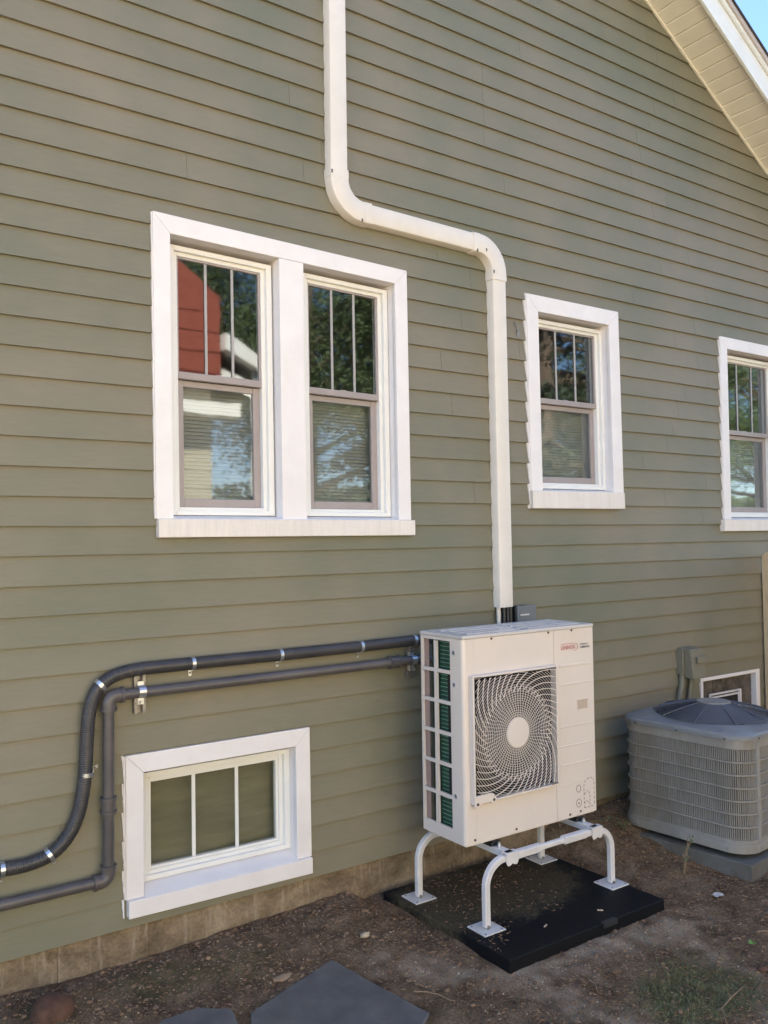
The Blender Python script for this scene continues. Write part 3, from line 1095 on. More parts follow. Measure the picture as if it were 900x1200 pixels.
for (x, z, t, tb) in ((1.519, -.5625, (1, 0, 0), (0, -1)), (1.975, -.564, (1, 0, 0), (0, -1)), (2.450, -.562, (1, 0, 0), (0, -1)), (2.800, -.558, (1, 0, 0), (0, -1)),
                      (1.098, -.618, (.75, 0, .66), (.66, -.75)), (1.036, -.992, (.06, 0, 1), (1, .35)), (.885, -1.300, (.8, 0, .5), (.45, -.85)), (.700, -1.319, (1, 0, 0), (0, -1))):
    strap(con, (x, PY, z), t, RC + .001, tab=tb)

RP = .0245
PY2 = -.066
rp = thing('rigid_pipe', (1.13, -.03, -1.46), 'grey rigid pipe with elbows running under the black conduit and down beside the basement window', 'pipe')
xv, zt, zb_ = 1.130, -.668, -1.458
er = .034
build('pipe_run', MB().tube([(xv + er, PY2, zt), (2.85, PY2, -.662), (2.90, PY2 - .02, -.662), (2.93, PY2 - .08, -.662), (2.935, -.275, -.662)], RP, 16), 'pvc', rp, smooth=40)
build('pipe_run', MB().tube([(xv, PY2, zt - er), (xv - .004, PY2, zb_ + er)], RP, 16), 'pvc', rp, smooth=40)
build('pipe_run', MB().tube([(xv - er, PY2, zb_), (-.9, PY2, zb_ + .004)], RP, 16), 'pvc', rp, smooth=40)


def elbow(cx, cz, a0, a1, ends):
    mb = MB()
    path = arc(cx, cz, er, a0, a1, PY2, 10)
    mb.tube(path, RP + .0065, 16)
    for (p, t) in ends:
        p, t = Vector(p), Vector(t)
        mb.tube([p - t * .006, p + t * .026], RP + .0070, 16)
        mb.tube([p + t * .018, p + t * .030], RP + .0115, 16)
    build('elbow_fitting', mb, 'pvc', rp, smooth=40)


elbow(xv + er, zt - er, 90, 180, [((xv + er, PY2, zt), (1, 0, 0)), ((xv, PY2, zt - er), (0, 0, -1))])
elbow(xv - .004 - er, zb_ + er, 0, -90, [((xv - .004, PY2, zb_ + er), (0, 0, 1)), ((xv - er - .004, PY2, zb_), (-1, 0, 0))])
for (c, t) in (((xv - .002, PY2, -1.137), (0, 0, 1)), ((2.66, PY2, -.662), (1, 0, 0))):
    c, t = Vector(c), Vector(t)
    mb = MB().tube([c - t * .028, c + t * .028], RP + .0060, 16)
    mb.tube([c - t * .034, c - t * .022], RP + .0110, 16).tube([c + t * .022, c + t * .034], RP + .0110, 16)
    build('coupling', mb, 'pvc', rp, smooth=40)
for i, x in enumerate((1.276, 2.785)):
    br = thing('strut_bracket', (x, -.02, -.75), ['short vertical steel strut left of the unit holding the grey pipe near its elbow', 'short vertical steel strut beside the heat pump holding both pipes'][i], 'bracket', 'strut brackets behind the pipe')
    sb = MB()
    zc = -.672
    sb.box(x - .026, x + .026, -.0225, -.0195, zc - .092, zc + .082)
    sb.box(x - .026, x - .0235, -.046, -.0226, zc - .092, zc + .082).box(x + .0235, x + .026, -.046, -.0226, zc - .092, zc + .082)
    sb.box(x - .0234, x - .012, -.046, -.0435, zc - .092, zc + .082).box(x + .012, x + .0234, -.046, -.0435, zc - .092, zc + .082)
    build('strut_channel', sb, 'darkmetal', br)
    cl = MB().tube([(x - .016, PY2, zt + .004), (x + .016, PY2, zt + .004)], RP + .003, 18)
    cl.box(x - .014, x + .014, PY2 + .01, -.044, zc - .050, zc + .052)
    build('pipe_clamp', cl, 'zinc', br, smooth=35)
    build('bolt', MB().disc((x, PY2 - .004, zc - .040), (0, -1, 0), .007, .010, 6), 'zinc', br)

# ------------------------------------------------------------------ disconnect box and its conduits
dc = thing('disconnect_box', (5.2, -.02, -1.0), 'olive painted electrical disconnect box with a loose cover above the old condenser', 'electrical box')
build('box_body', MB().box(5.135, 5.285, -.075, -.014, -.985, -.797), 'olive', dc, bevel=.004)
cv = MB()
cv.hexa([(5.150, -.150, -1.005), (5.292, -.150, -1.005), (5.292, -.125, -.800), (5.150, -.125, -.800), (5.150, -.076, -1.005), (5.292, -.076, -1.005), (5.292, -.076, -.800), (5.150, -.076, -.800)])
cvo = build('box_cover', cv, 'olive', dc, bevel=.004)
build('latch', MB().box(5.196, 5.292, -.160, -.140, -.90, -.855), 'olive', cvo, bevel=.004)
dd = build('wall_conduit', MB().tube([(5.165, -.045, -.986), (5.160, -.045, -1.05), (5.125, -.045, -1.15), (5.115, -.05, -1.42), (5.0, -.19, -1.5)], .022, 12), 'olive', None, loc=(5.12, -.03, -1.4), smooth=40,
           label='olive painted conduit bending left out of the disconnect box', cat='conduit')
dd = build('wall_conduit', MB().tube([(5.265, -.045, -.986), (5.262, -.045, -1.06), (5.236, -.045, -1.16), (5.23, -.05, -1.42), (5.1, -.19, -1.5)], .018, 12), 'olive', None, loc=(5.23, -.03, -1.4), smooth=40,
           label='straighter olive painted conduit nearest the glass block window', cat='conduit')

# ------------------------------------------------------------------ fence at the right edge
fn = thing('wood_fence', (6.22, -.03, -1.75), 'pale new pine fence beginning at the house wall', 'fence')
for i in range(9):
    ya = -.035 - i * .146
    yb2 = ya - .138
    zt = -.145 - .004 * (i % 3)
    mb = MB().prism([(ya, -1.72), (yb2, -1.72), (yb2, zt - .045), (yb2 + .03, zt), (ya - .03, zt), (ya, zt - .03)][::1], lambda p, t: (t, p[0], p[1]), 6.208, 6.226)
    build('fence_board', mb, 'wood', fn)
for z in (-1.55, -.95, -.4):
    build('fence_rail', MB().box(6.228, 6.266, -1.4, -.03, z - .045, z + .045), 'wood', fn)
for y in (-.08, -1.36):
    build('fence_post', MB().box(6.268, 6.358, y - .045, y + .045, -2.0, -.30), 'wood', fn)

# ------------------------------------------------------------------ equipment pad
PAD = [(2.564, -.065), (2.601, -.999), (3.672, -.999), (3.640, -.065)]
PZ = -1.860
pad = thing('equipment_pad', (3.12, -.53, -1.92), 'black plastic equipment pad under the white stand with soil scattered on it', 'equipment pad')
pmb = MB()
pmb.add([(x, y, PZ - .075) for x, y in PAD] + [(x, y, PZ) for x, y in PAD], [(0, 3, 2, 1), (4, 5, 6, 7), (0, 1, 5, 4), (1, 2, 6, 5), (2, 3, 7, 6), (3, 0, 4, 7)])
build('pad_body', pmb, 'pad', pad, bevel=.006)
build('pad_tab', MB().box(3.205, 3.300, -1.010, -.985, PZ - .022, PZ + .003), 'tab', pad, bevel=.002)

# ------------------------------------------------------------------ stand
SXL, SXR = 2.718, 3.604
SYF, SYB = -.712, -.240
RZ = -1.553
stn = thing('unit_stand', (3.16, -.475, PZ), 'white tubular steel stand with four bent legs under the heat pump', 'stand')
TW = .0165


def sq_prof(h, c=.005):
    return [(-h, -h + c), (-h, h - c), (-h + c, h), (h - c, h), (h, h - c), (h, -h + c), (h - c, -h), (-h + c, -h)]


for y in (SYF, SYB):
    x0, x1 = SXL, SXR
    if y == SYB:
        x0, x1 = 2.672, 3.556
    rb_ = .115
    for sx, sg in ((x0, 1), (x1, -1)):
        cx_ = sx + sg * rb_
        path = [(sx, y, PZ + .012), (sx, y, RZ - rb_)] + [(cx_ - sg * rb_ * math.cos(a), y, RZ - rb_ + rb_ * math.sin(a)) for a in [R(q) for q in range(8, 91, 8)]] + [(cx_, y, RZ), (cx_ + sg * .20, y, RZ)]
        lg = build('leg', MB().sweep(path, sq_prof(TW), (0, -1, 0)), 'stand', stn, smooth=35)
        fpb = MB().box(sx - .066, sx + .066, y - .066, y + .066, PZ + .001, PZ + .007)
        ft = build('base_plate', fpb, 'stand', stn, bevel=.0025)
        bm_ = MB()
        for (ax, ay) in ((-.05, -.05), (.05, -.05), (-.05, .05), (.05, .05)):
            bm_.disc((sx + ax, y + ay, PZ + .007), (0, 0, 1), .0045, .0015, 8)
        build('plate_hole', bm_, 'screw', ft)
        build('leg_bolt', MB().disc((sx - .004, y - TW - .001, PZ + .016), (0, -1, 0), .008, .008, 6), 'darkmetal', ft)
    build('rail', MB().sweep([(x0 + .30, y, RZ), (x1 - .30, y, RZ)], sq_prof(TW - .0035), (0, -1, 0)), 'stand', stn, smooth=35)
    build('rail_sleeve', MB().sweep([(x0 + .20, y, RZ), (x0 + .36, y, RZ)], sq_prof(TW + .0025), (0, -1, 0)), 'stand', stn, smooth=35)
    build('rail_sleeve', MB().sweep([(x1 - .36, y, RZ), (x1 - .20, y, RZ)], sq_prof(TW + .0025), (0, -1, 0)), 'stand', stn, smooth=35)
for x in (2.872, 3.478):
    cbm = MB().box(x - .021, x + .021, SYF - .01, SYB + .01, RZ + .0205, RZ + .0245)
    cbm.box(x - .021, x - .018, SYF - .01, SYB + .01, RZ - .008, RZ + .0204).box(x + .018, x + .021, SYF - .01, SYB + .01, RZ - .008, RZ + .0204)
    cbo = build('cross_bar', cbm, 'stand', stn)
    for y, s in ((SYF, -1), (SYB, 1)):
        yy = y + s * (TW + .006)
        poly = [(x - .040, RZ + .022), (x + .040, RZ + .022), (x + .040, RZ - .018), (x + .030, RZ - .034), (x + .015, RZ - .034), (x, RZ - .026), (x - .015, RZ - .034), (x - .030, RZ - .034), (x - .040, RZ - .018)]
        hb = MB().prism(poly, lambda p, t: (p[0], t, p[1]), yy - .0015, yy + .0015)
        hb.box(x - .040, x + .040, min(yy, y - s * TW), max(yy, y - s * TW), RZ + .0215, RZ + .0245)
        build('rail_bracket', hb, 'stand', cbo)
    for y in (-.590, -.315):
        mf = MB()
        mf.prism([(x - .036, RZ + .026), (x + .036, RZ + .026), (x + .024, RZ + .050), (x - .024, RZ + .050)], lambda p, t: (p[0], t, p[1]), y - .03, y + .03)
        build('rubber_foot', mf, 'rubber', stn, bevel=.003)
        build('mount_bolt', MB().disc((x + .004, y - .046, RZ + .026), (0, 0, 1), .011, .012, 6).disc((x + .004, y - .046, RZ + .037), (0, 0, 1), .006, .01, 8), 'zinc', stn)

# ------------------------------------------------------------------ heat pump
HX_0, HX_1, HYF, HYB, HZ0, HZ1 = 2.675, 3.602, -.621, -.284, -1.492, -.477
hp = thing('heat_pump', (3.14, -.45, HZ0), 'cream coloured outdoor heat pump with a square spiral fan grille on a white stand', 'heat pump')
cr = .020
HB = HZ0 + .0005
# rounded front-left corner post wrapping on to the side
poly = [(HX_0, -.529), (HX_0, HYF + cr)] + [(HX_0 + cr - cr * math.cos(a), HYF + cr - cr * math.sin(a)) for a in [R(q) for q in range(10, 90, 10)]] + [(HX_0 + cr, HYF), (2.745, HYF), (2.745, HYF + .012), (HX_0 + cr + .004, HYF + .012), (HX_0 + .012, HYF + cr + .004), (HX_0 + .012, -.529)]
build('corner_panel', MB().prism(poly, lambda p, t: (p[0], p[1], t), HB, HZ1 - .019), 'cab', hp, smooth=35)
# front panel round the fan opening
fz0, fz1, fx1 = -1.288, -.680, 3.285
fp_ = MB()
fp_.box(2.7455, 3.2985, HYF, HYF + .012, fz1, HZ1 - .019)
fp_.box(2.7455, 3.2985, HYF, HYF + .012, HB, fz0)
fp_.box(fx1, 3.2985, HYF, HYF + .012, fz0, fz1)
build('front_panel', fp_, 'cab', hp)
# service panel with gently dished top and embossed ribs
sp = MB()
nxp, nzp = 14, 40
P = []
for j in range(nzp + 1):
    for i in range(nxp + 1):
        x = lerp(3.3015, HX_1 - .004, i / nxp)
        z = lerp(HB, HZ1 - .019, j / nzp)
        u, w = (x - 3.45) / .14, (z + .585) / .085
        dsh = .006 * math.exp(-(u * u) * 1.6 - w * w * 1.4) * (z < -.500) if z > -.70 else 0
        P.append((x, HYF + dsh, z))
m0 = len(P)
P += [(p[0], HYF + .014, p[2]) for p in P[:]]
F = [(j * (nxp + 1) + i, j * (nxp + 1) + i + 1, (j + 1) * (nxp + 1) + i + 1, (j + 1) * (nxp + 1) + i) for j in range(nzp) for i in range(nxp)]
for j in range(nzp):
    a, b = j * (nxp + 1), (j + 1) * (nxp + 1)
    F.append((a, b, m0 + b, m0 + a))
    F.append((a + nxp, m0 + a + nxp, m0 + b + nxp, b + nxp))
sp.add(P, F)
spo = build('service_panel', sp, 'cab', hp, smooth=30)
for z in (-.6885, -.7874, -1.011, -1.1137, -1.2116):
    rb2 = MB()
    hh = .0065 if z > -.69 else .0045
    rb2.prism([(3.340, z - hh), (3.574, z - hh), (3.578, z), (3.574, z + hh), (3.340, z + hh), (3.336, z)], lambda p, t: (p[0], t, p[1]), HYF - .0028, HYF + .001)
    build('embossed_rib', rb2, 'cab', spo, bevel=.0022)
build('panel_step', MB().prism([(3.3400, -1.3180), (3.3400, -1.3150), (3.500, -1.3150), (3.5980, -1.3140), (3.5980, -1.3170), (3.500, -1.3180)], lambda p, t: (p[0], t, p[1]), HYF - .0022, HYF + .001), 'cab', spo)
hn = MB()
hn.box(3.466, 3.470, HYF - .003, HYF, -.934, -.876).box(3.546, 3.550, HYF - .003, HYF, -.934, -.876).box(3.470, 3.546, HYF - .003, HYF, -.880, -.876).box(3.470, 3.546, HYF - .003, HYF, -.934, -.930)
hno = build('handle_recess', hn, 'cab', spo, bevel=.001)
build('handle_shade_plate', MB().box(3.4705, 3.5455, HYF - .0006, HYF + .0002, -.9295, -.8805), 'handle', hno)  # flat darker plate; the recess shade is put into its colour
# knock-out outlines at the lower right
ko = MB()


def seam(mb, pts, w=.0016, dash=None):
    for (a, b) in zip(pts, pts[1:]):
        a, b = Vector((a[0], 0, a[1])), Vector((b[0], 0, b[1]))
        L = (b - a).length
        n = max(1, int(L / dash)) if dash else 1
        for i in range(n):
            p, q = a.lerp(b, i / n), a.lerp(b, (i + (.62 if dash else 1)) / n)
            t = (q - p).normalized()
            s_ = Vector((t.z, 0, -t.x)) * w
            c = (p + q) / 2
            mb.obox((c.x, HYF - .0004, c.z), (q - p) / 2, (0, .0006, 0), s_)


seam(ko, [(3.508, -1.462), (3.506, -1.35), (3.512, -1.325), (3.530, -1.312), (3.560, -1.306), (3.578, -1.314), (3.586, -1.335), (3.586, -1.462)], dash=.022)
seam(ko, [(3.508, -1.390), (3.528, -1.374), (3.545, -1.380), (3.552, -1.400), (3.552, -1.462)], dash=.02)
seam(ko, [(3.508, -1.440), (3.525, -1.425), (3.538, -1.432), (3.548, -1.445)], dash=.016)
seam(ko, [(3.508, -1.462), (3.586, -1.462)], dash=.02)
for (cx_, cz_, rr_) in ((3.466, -1.352, .019), (3.466, -1.428, .022)):
    seam(ko, [(cx_ + rr_ * .85 * math.cos(R(q)), cz_ + rr_ * math.sin(R(q))) for q in range(0, 361, 24)])
ko.disc((3.466, HYF, -1.430), (0, -1, 0), .0055, .001, 10)
build('knockout_outline', ko, 'groove', spo)
# top with raised ribs
tpn = build('top_panel', MB().box(HX_0 - .004, HX_1 + .003, HYF - .004, HYB + .003, HZ1 - .018, HZ1), 'cabtop', hp, bevel=.004)
for yy in (-.36, -.43, -.50, -.565):
    for (xa, xb) in ((2.74, 3.10), (3.16, 3.54)):
        build('top_rib', MB().box(xa, xb, yy - .017, yy + .017, HZ1 - .001, HZ1 + .0045), 'cabtop', tpn, bevel=.004)
build('right_panel', MB().box(HX_1 - .0035, HX_1, HYF + .0005, HYB, HB, HZ1 - .019), 'cab', hp)
build('back_panel', MB().box(2.76, HX_1 - .004, HYB - .01, HYB, HB, HZ1 - .019), 'cab', hp)
build('base_pan', MB().box(HX_0 + .014, HX_1 - .005, HYF + .015, HYB - .012, HB - .010, HB + .02), 'cab', hp)
# side grille
sg = MB()
gy = [HYB, -.299, -.385, -.421, -.523, -.5285]
sg.box(HX_0, HX_0 + .012, -.299, HYB, HB, HZ1 - .019)
sg.box(HX_0, HX_0 + .012, -.4145, -.3925, HB + .060, HZ1 - .040)
sg.box(HX_0, HX_0 + .012, -.5285, -.5225, HB, HZ1 - .019)
zt_, zb__ = -.512, -1.432
sg.box(HX_0, HX_0 + .012, -.5225, -.299, zt_, HZ1 - .019)
sg.box(HX_0, HX_0 + .012, -.5225, -.299, HB, zb__)
for i in range(1, 6):
    zz = lerp(zt_, zb__, i / 6)
    sg.box(HX_0, HX_0 + .010, -.5225, -.4145, zz - .009, zz + .009)
    sg.box(HX_0, HX_0 + .010, -.3925, -.299, zz - .009, zz + .009)
sgo = build('side_grille', sg, 'cab', hp)
build('coil', MB().box(HX_0 + .030, HX_0 + .05, -.545, -.405, HB + .03, HZ1 - .03), 'coil', hp)
build('coil', MB().box(HX_0 + .062, HX_0 + .082, -.402, -.30, HB + .03, HZ1 - .03), 'coil', hp)
build('end_plate', MB().box(HX_0 + .016, HX_0 + .020, -.330, -.288, HB + .03, HZ1 - .03), 'copper', hp)
build('coil_pipe', MB().tube([(HX_0 + .026, -.372, HB + .03), (HX_0 + .026, -.372, HZ1 - .03)], .006, 8), 'coilwire', hp)
cw = MB()
z = HB + .045
while z < HZ1 - .035:
    cw.box(HX_0 + .026, HX_0 + .0285, -.5225, -.412, z - .0012, z + .0012)
    z += .0205
build('coil_wire', cw, 'coilwire', hp, kind='stuff')
for z in (-.565, -.722, -1.265):
    dm = build('side_dimple', MB().disc((HX_0 + .002, -.552, z), (-1, 0, 0), .016, .004, 16), 'cabtop', hp, bevel=.002)
    build('dimple_hollow', MB().disc((HX_0 - .0005, -.552, z), (-1, 0, 0), .010, .002, 14), 'greybox', dm)
build('panel_gap', MB().box(3.2987, 3.3013, HYF + .0035, HYF + .010, HB, HZ1 - .019), 'groove', hp)
# interior
shr = MB().box(2.746, 3.2965, -.470, -.460, HB + .03, HZ1 - .03)
shr.box(3.2862, 3.2965, -.608, -.4705, fz0 - .02, fz1 + .02).box(2.70, 2.708, -.608, -.4705, fz0 - .02, fz1 + .02)
shr.box(2.7085, 3.2855, -.608, -.4705, fz1 + .006, fz1 + .012).box(2.7085, 3.2855, -.608, -.4705, fz0 - .012, fz0 - .006)
build('fan_shroud', shr, 'dark', hp)  # near-black inner walls; the cavity's shade is put into their colour
GC = (2.999, -.9815)
fbm = MB()
for b_ in range(3):
    a0 = b_ * 2 * math.pi / 3 + .4
    n = 8
    P = []
    for i in range(n + 1):
        a = a0 + i / n * 1.6
        ri, ro = .05, .235 - .03 * abs(i / n - .5)
        yy = -.50 - .05 * i / n
        P += [(GC[0] + ri * math.cos(a), yy, GC[1] + ri * math.sin(a)), (GC[0] + ro * math.cos(a + .2), yy - .01, GC[1] + ro * math.sin(a + .2))]
    fbm.add(P + [(p[0], p[1] + .004, p[2]) for p in P], [(i * 2, i * 2 + 1, i * 2 + 3, i * 2 + 2) for i in range(n)] + [(2 * n + 2 + i * 2 + 2, 2 * n + 2 + i * 2 + 3, 2 * n + 2 + i * 2 + 1, 2 * n + 2 + i * 2) for i in range(n)])
fbm.disc((GC[0], -.49, GC[1]), (0, -1, 0), .055, .07, 20)
build('fan', fbm, 'fanblade', hp, smooth=40)
build('fan_ring', MB().tube([(GC[0] + .253 * math.cos(a), -.585, GC[1] + .253 * math.sin(a)) for a in [2 * math.pi * i / 48 for i in range(48)]], .010, 8, closed=True), 'fanblade', hp, smooth=60)

# spiral fan grille
gx0, gx1, gz0, gz1 = 2.708, 3.290, -1.294, -.672
GY = -.6545
gf = MB()
fwd = .011
for (a, b, c, d) in ((gx0, gx0 + fwd, gz0, gz1), (gx1 - fwd, gx1, gz0, gz1)):
    gf.box(a, b, GY, HYF - .0005, c, d)
gf.box(gx0 + fwd, gx1 - fwd, GY, HYF - .0005, gz1 - fwd, gz1)
gf.box(gx0 + fwd, gx1 - fwd, GY, HYF - .0005, gz0, gz0 + fwd)
grl = build('fan_grille', gf, 'cab', hp, bevel=.003)
cp = MB()
cp.prism([(gx0 + .002, gz0 - .012), (gx0 + .03, gz0 - .012), (gx0 + .045, gz0 + .004), (gx0 + .095, gz0 + .004), (gx0 + .105, gz0 - .006), (gx0 + .135, gz0 - .006), (gx0 + .145, gz0 + .010),
          (gx0 + .12, gz0 + .038), (gx0 + .10, gz0 + .045), (gx0 + .002, gz0 + .043)], lambda p, t: (p[0], t, p[1]), GY - .002, GY + .012)
cpo = build('corner_tab', cp, 'cab', grl, bevel=.002)
for (x, z) in ((gx0 + .018, gz0 + .004), (gx0 + .122, gz0 + .010)):
    build('screw', MB().disc((x, GY - .002, z), (0, -1, 0), .007, .0025, 10), 'screw', cpo)
dk = MB()
dk.box(gx0 + .010, gx0 + .052, GY - .001, GY + .001, gz1 - .016, gz1 - .006)
dk.box(gx1 - .054, gx1 - .010, GY - .001, GY + .001, gz1 - .017, gz1 - .007)
dk.box(gx1 - .054, gx1 - .010, GY - .001, GY + .001, gz0 + .010, gz0 + .018)
build('slot', dk, 'groove', grl)
hb = MB().disc((GC[0], GY + .004, GC[1]), (0, -1, 0), .0755, .008, 40)
hb.disc((GC[0], GY - .004, GC[1]), (0, -1, 0), .072, .002, 40)
build('hub_cap', hb, 'cab', grl, smooth=40)
ex0, ex1, ez0, ez1 = gx0 + fwd - .001, gx1 - fwd + .001, gz0 + fwd - .001, gz1 - fwd + .001


def inside(p):
    return ex0 < p[0] < ex1 and ez0 < p[2] < ez1 and not (p[0] < gx0 + .125 and p[2] < gz0 + .030)


def ribbon(mb, pts, w, d):
    """thin rectangular bar along pts in the XZ plane, clipped to the frame"""
    run = []
    for p in pts + [None]:
        if p is not None and inside(p):
            run.append(p)
        else:
            if len(run) > 1:
                mb.sweep(run, [(-w, 0), (-w, d), (w, d), (w, 0)], (0, -1, 0), caps=False)
            run = []


def spiral_pts(a0, r0, r1, twist, y, n=16):
    out = []
    for i in range(n + 1):
        t = i / n
        r = lerp(r0, r1, t)
        a = a0 + twist * (r - .075) / .30
        out.append((GC[0] + r * math.cos(a), y, GC[1] + r * math.sin(a)))
    return out


sp1, sp2, rg = MB(), MB(), MB()
NS = 40
for i in range(NS):
    a = 2 * math.pi * i / NS
    ribbon(sp1, spiral_pts(a, .205, .42, -1.15, GY + .002, 22), .0017, .0035)
# staggered short spokes in the inner disc
rad = .0755
ringr = []
while rad < .40:
    ringr.append(rad)
    rad += .0118
for j, r0 in enumerate(ringr[:-1]):
    if r0 > .232:
        break
    N = 52 if r0 < .15 else 66
    for i in range(N):
        a = 2 * math.pi * (i + (.5 if j % 2 else 0)) / N - 1.15 * (r0 - .075) / .30
        c_, s_ = math.cos(a), math.sin(a)
        p, q = (GC[0] + r0 * c_, GY + .002, GC[1] + r0 * s_), (GC[0] + (r0 + .0118) * c_, GY + .002, GC[1] + (r0 + .0118) * s_)
        sp2.sweep([p, q], [(-.0013, 0), (-.0013, .0016), (.0013, .0016), (.0013, 0)], (0, -1, 0), caps=False)
for j, r0 in enumerate(ringr):
    n = 72
    ribbon(rg, [(GC[0] + r0 * math.cos(2 * math.pi * i / n), GY + .003, GC[1] + r0 * math.sin(2 * math.pi * i / n)) for i in range(n + 1)], .0011 if r0 < .235 else .0008, .0018)
build('spiral_bars', sp1, 'cab', grl, kind='stuff')
build('short_bars', sp2, 'cab', grl, kind='stuff')
build('ring_bars', rg, 'cab', grl, kind='stuff')
for (x, z) in ((2.862, -.503), (3.26, -.503), (3.435, -.503), (2.733, -1.471), (3.008, -1.473), (3.396, -1.476), (3.477, -1.473)):
    build('screw', MB().disc((x, HYF - .0002, z), (0, -1, 0), .0062, .003, 10), 'screw', hp)


def text(s, size, x, y, z, mat, parent, sx=1.0, bold=0.0):
    cu = bpy.data.curves.new('lettering', 'FONT')
    cu.body = s
    cu.size = size
    cu.extrude = .0002
    cu.offset = bold
    tmp = bpy.data.objects.new('lettering', cu)
    COL.objects.link(tmp)
    dg = bpy.context.evaluated_depsgraph_get()
    me = bpy.data.meshes.new_from_object(tmp.evaluated_get(dg))
    COL.objects.unlink(tmp)
    bpy.data.objects.remove(tmp)
    o = bpy.data.objects.new('lettering', me)
    COL.objects.link(o)
    me.materials.clear()
    me.materials.append(MAT[mat])
    me.transform(Matrix.Translation(Vector((x, y, z)) - origin_of(parent)) @ Matrix.Rotation(R(90), 4, 'X') @ Matrix.Diagonal((sx, 1, 1, 1)))
    o.parent = parent
    return o


text('LENNOX', .031, 3.352, HYF - .0006, -.603, 'red', spo, .88, .0002)
lg = MB()
seam(lg, [(3.355, -.574), (3.44, -.572), (3.470, -.576), (3.484, -.590), (3.478, -.605), (3.462, -.612), (3.445, -.612)], w=.0012)
build('logo_loop', lg, 'red', spo)
text('POWERED BY', .010, 3.500, HYF - .0006, -.586, 'greyprint', spo, 1.0, .0002)
text('SAMSUNG', .0165, 3.500, HYF - .0006, -.604, 'greyprint', spo, 1.0, .0004)

# ------------------------------------------------------------------ old condenser, its slab
CZ = -1.780
cc = thing('air_conditioner', (4.693, -.613, CZ), 'weathered grey air conditioner with louvred sides and a domed fan guard', 'air conditioner', rz=R(4.8))
H = .66
HALF = .41


def rsq(h, r, n=9):
    pts = []
    for q, (sx, sy) in enumerate(((1, 1), (-1, 1), (-1, -1), (1, -1))):
        for i in range(n):
            a = R(90 * q + 90 * i / (n - 1))
            pts.append((sx * (h - r) + r * math.cos(a), sy * (h - r) + r * math.sin(a)))
    return pts


def shell(mb, h0, r0, z0, h1, r1, z1, inner=None):
    A, B = rsq(h0, r0), rsq(h1, r1)
    n = len(A)
    mb.add([(x, y, z0) for x, y in A] + [(x, y, z1) for x, y in B], [(i, (i + 1) % n, n + (i + 1) % n, n + i) for i in range(n)])
    return mb


def capped(mb, h, r, z0, z1):
    A = rsq(h, r)
    return mb.prism(A, lambda p, t: (p[0], p[1], t), z0, z1)


build('base_pan', capped(MB(), HALF + .008, .135, 0.0, .048), 'cgrey', cc, local=True, smooth=40, bevel=.004)
build('condenser_coil', capped(MB(), HALF - .040, .10, .049, H - .05), 'ccoil', cc, local=True, smooth=40)
build('lower_band', capped(MB(), HALF, .13, .0485, .072), 'cgrey', cc, local=True, smooth=40)
build('upper_band', capped(MB(), HALF, .13, H - .085, H - .035), 'cgrey', cc, local=True, smooth=40)
zl0, zl1 = .072, H - .085
for i in range(1, 7):
    z = lerp(zl0, zl1, i / 7)
    P = rsq(HALF - .002, .13)
    mb = MB().sweep([(x, y, z) for x, y in P], [(-.0035, -.0045), (.0045, -.0045), (.0045, .0045), (-.0035, .0045)], (0, 0, 1), closed=True)
    build('louver_bar', mb, 'cgrey', cc, local=True)
# vertical wires
vw = MB()
P = rsq(HALF - .012, .12, 9)
Ls = [0]
n = len(P)
for i in range(n):
    Ls.append(Ls[-1] + math.dist(P[i], P[(i + 1) % n]))
tot = Ls[-1]
NW = int(tot / .0112)
for i in range(NW):
    s = tot * i / NW
    k = bisect(Ls, s) - 1
    t = (s - Ls[k]) / (Ls[k + 1] - Ls[k])
    a, b = P[k], P[(k + 1) % n]
    x, y = lerp(a[0], b[0], t), lerp(a[1], b[1], t)
    tv = Vector((b[0] - a[0], b[1] - a[1], 0)).normalized()
    nv = Vector((-tv.y, tv.x, 0))
    # slightly wavy fin between the bars, drawn as stacked pieces
    rj = random.Random(i)
    for q in range(7):
        za, zb = lerp(zl0, zl1, q / 7), lerp(zl0, zl1, (q + 1) / 7)
        off = rj.uniform(-.0006, .0006)
        vw.obox((x + tv.x * off, y + tv.y * off, (za + zb) / 2), tv * .0031, nv * .004, (0, 0, (zb - za) / 2))
build('louver_fin', vw, 'cgrey', cc, local=True, kind='stuff')
for q in range(2):
    m = Matrix.Rotation(R(90 * q), 4, 'Z')
    mb = MB().box(-HALF + .128, -HALF + .158, -HALF - .006, -HALF + .012, .049, H - .048)
    mb.warp(lambda p, m=m: tuple(m @ Vector(p)))
    build('corner_post', mb, 'cgrey', cc, local=True, bevel=.003)
tc_ = MB()
A = rsq(HALF + .010, .14)
na = len(A)
cr_ = .350
Bc = []
for (x, y) in A:
    a = math.atan2(y, x)
    Bc.append((cr_ * math.cos(a), cr_ * math.sin(a)))
zt0, zt1 = H - .034, H
mid = [(x * .975, y * .975) for x, y in A]
P = [(x, y, zt0) for x, y in A] + [(x, y, zt1 - .012) for x, y in A] + [(x, y, zt1) for x, y in mid] + [(x, y, zt1 + .018) for x, y in Bc] + [(x, y, zt1 - .02) for x, y in Bc]
F = [(L * na + i, L * na + (i + 1) % na, (L + 1) * na + (i + 1) % na, (L + 1) * na + i) for L in range(4) for i in range(na)]
tc_.add(P, F)
top = build('top_cover', tc_, 'cgreytop', cc, local=True, smooth=40)
gd = MB()
hubz, basez = H + .082, H + .024
ngr = 21
for i in range(ngr):
    t = i / (ngr - 1)
    r = lerp(.343, .10, t)
    z = lerp(basez, hubz, 1 - (1 - t) ** 1.25)
    gd.tube([(r * math.cos(2 * math.pi * q / 56), r * math.sin(2 * math.pi * q / 56), z) for q in range(56)], .0034, 5, closed=True)
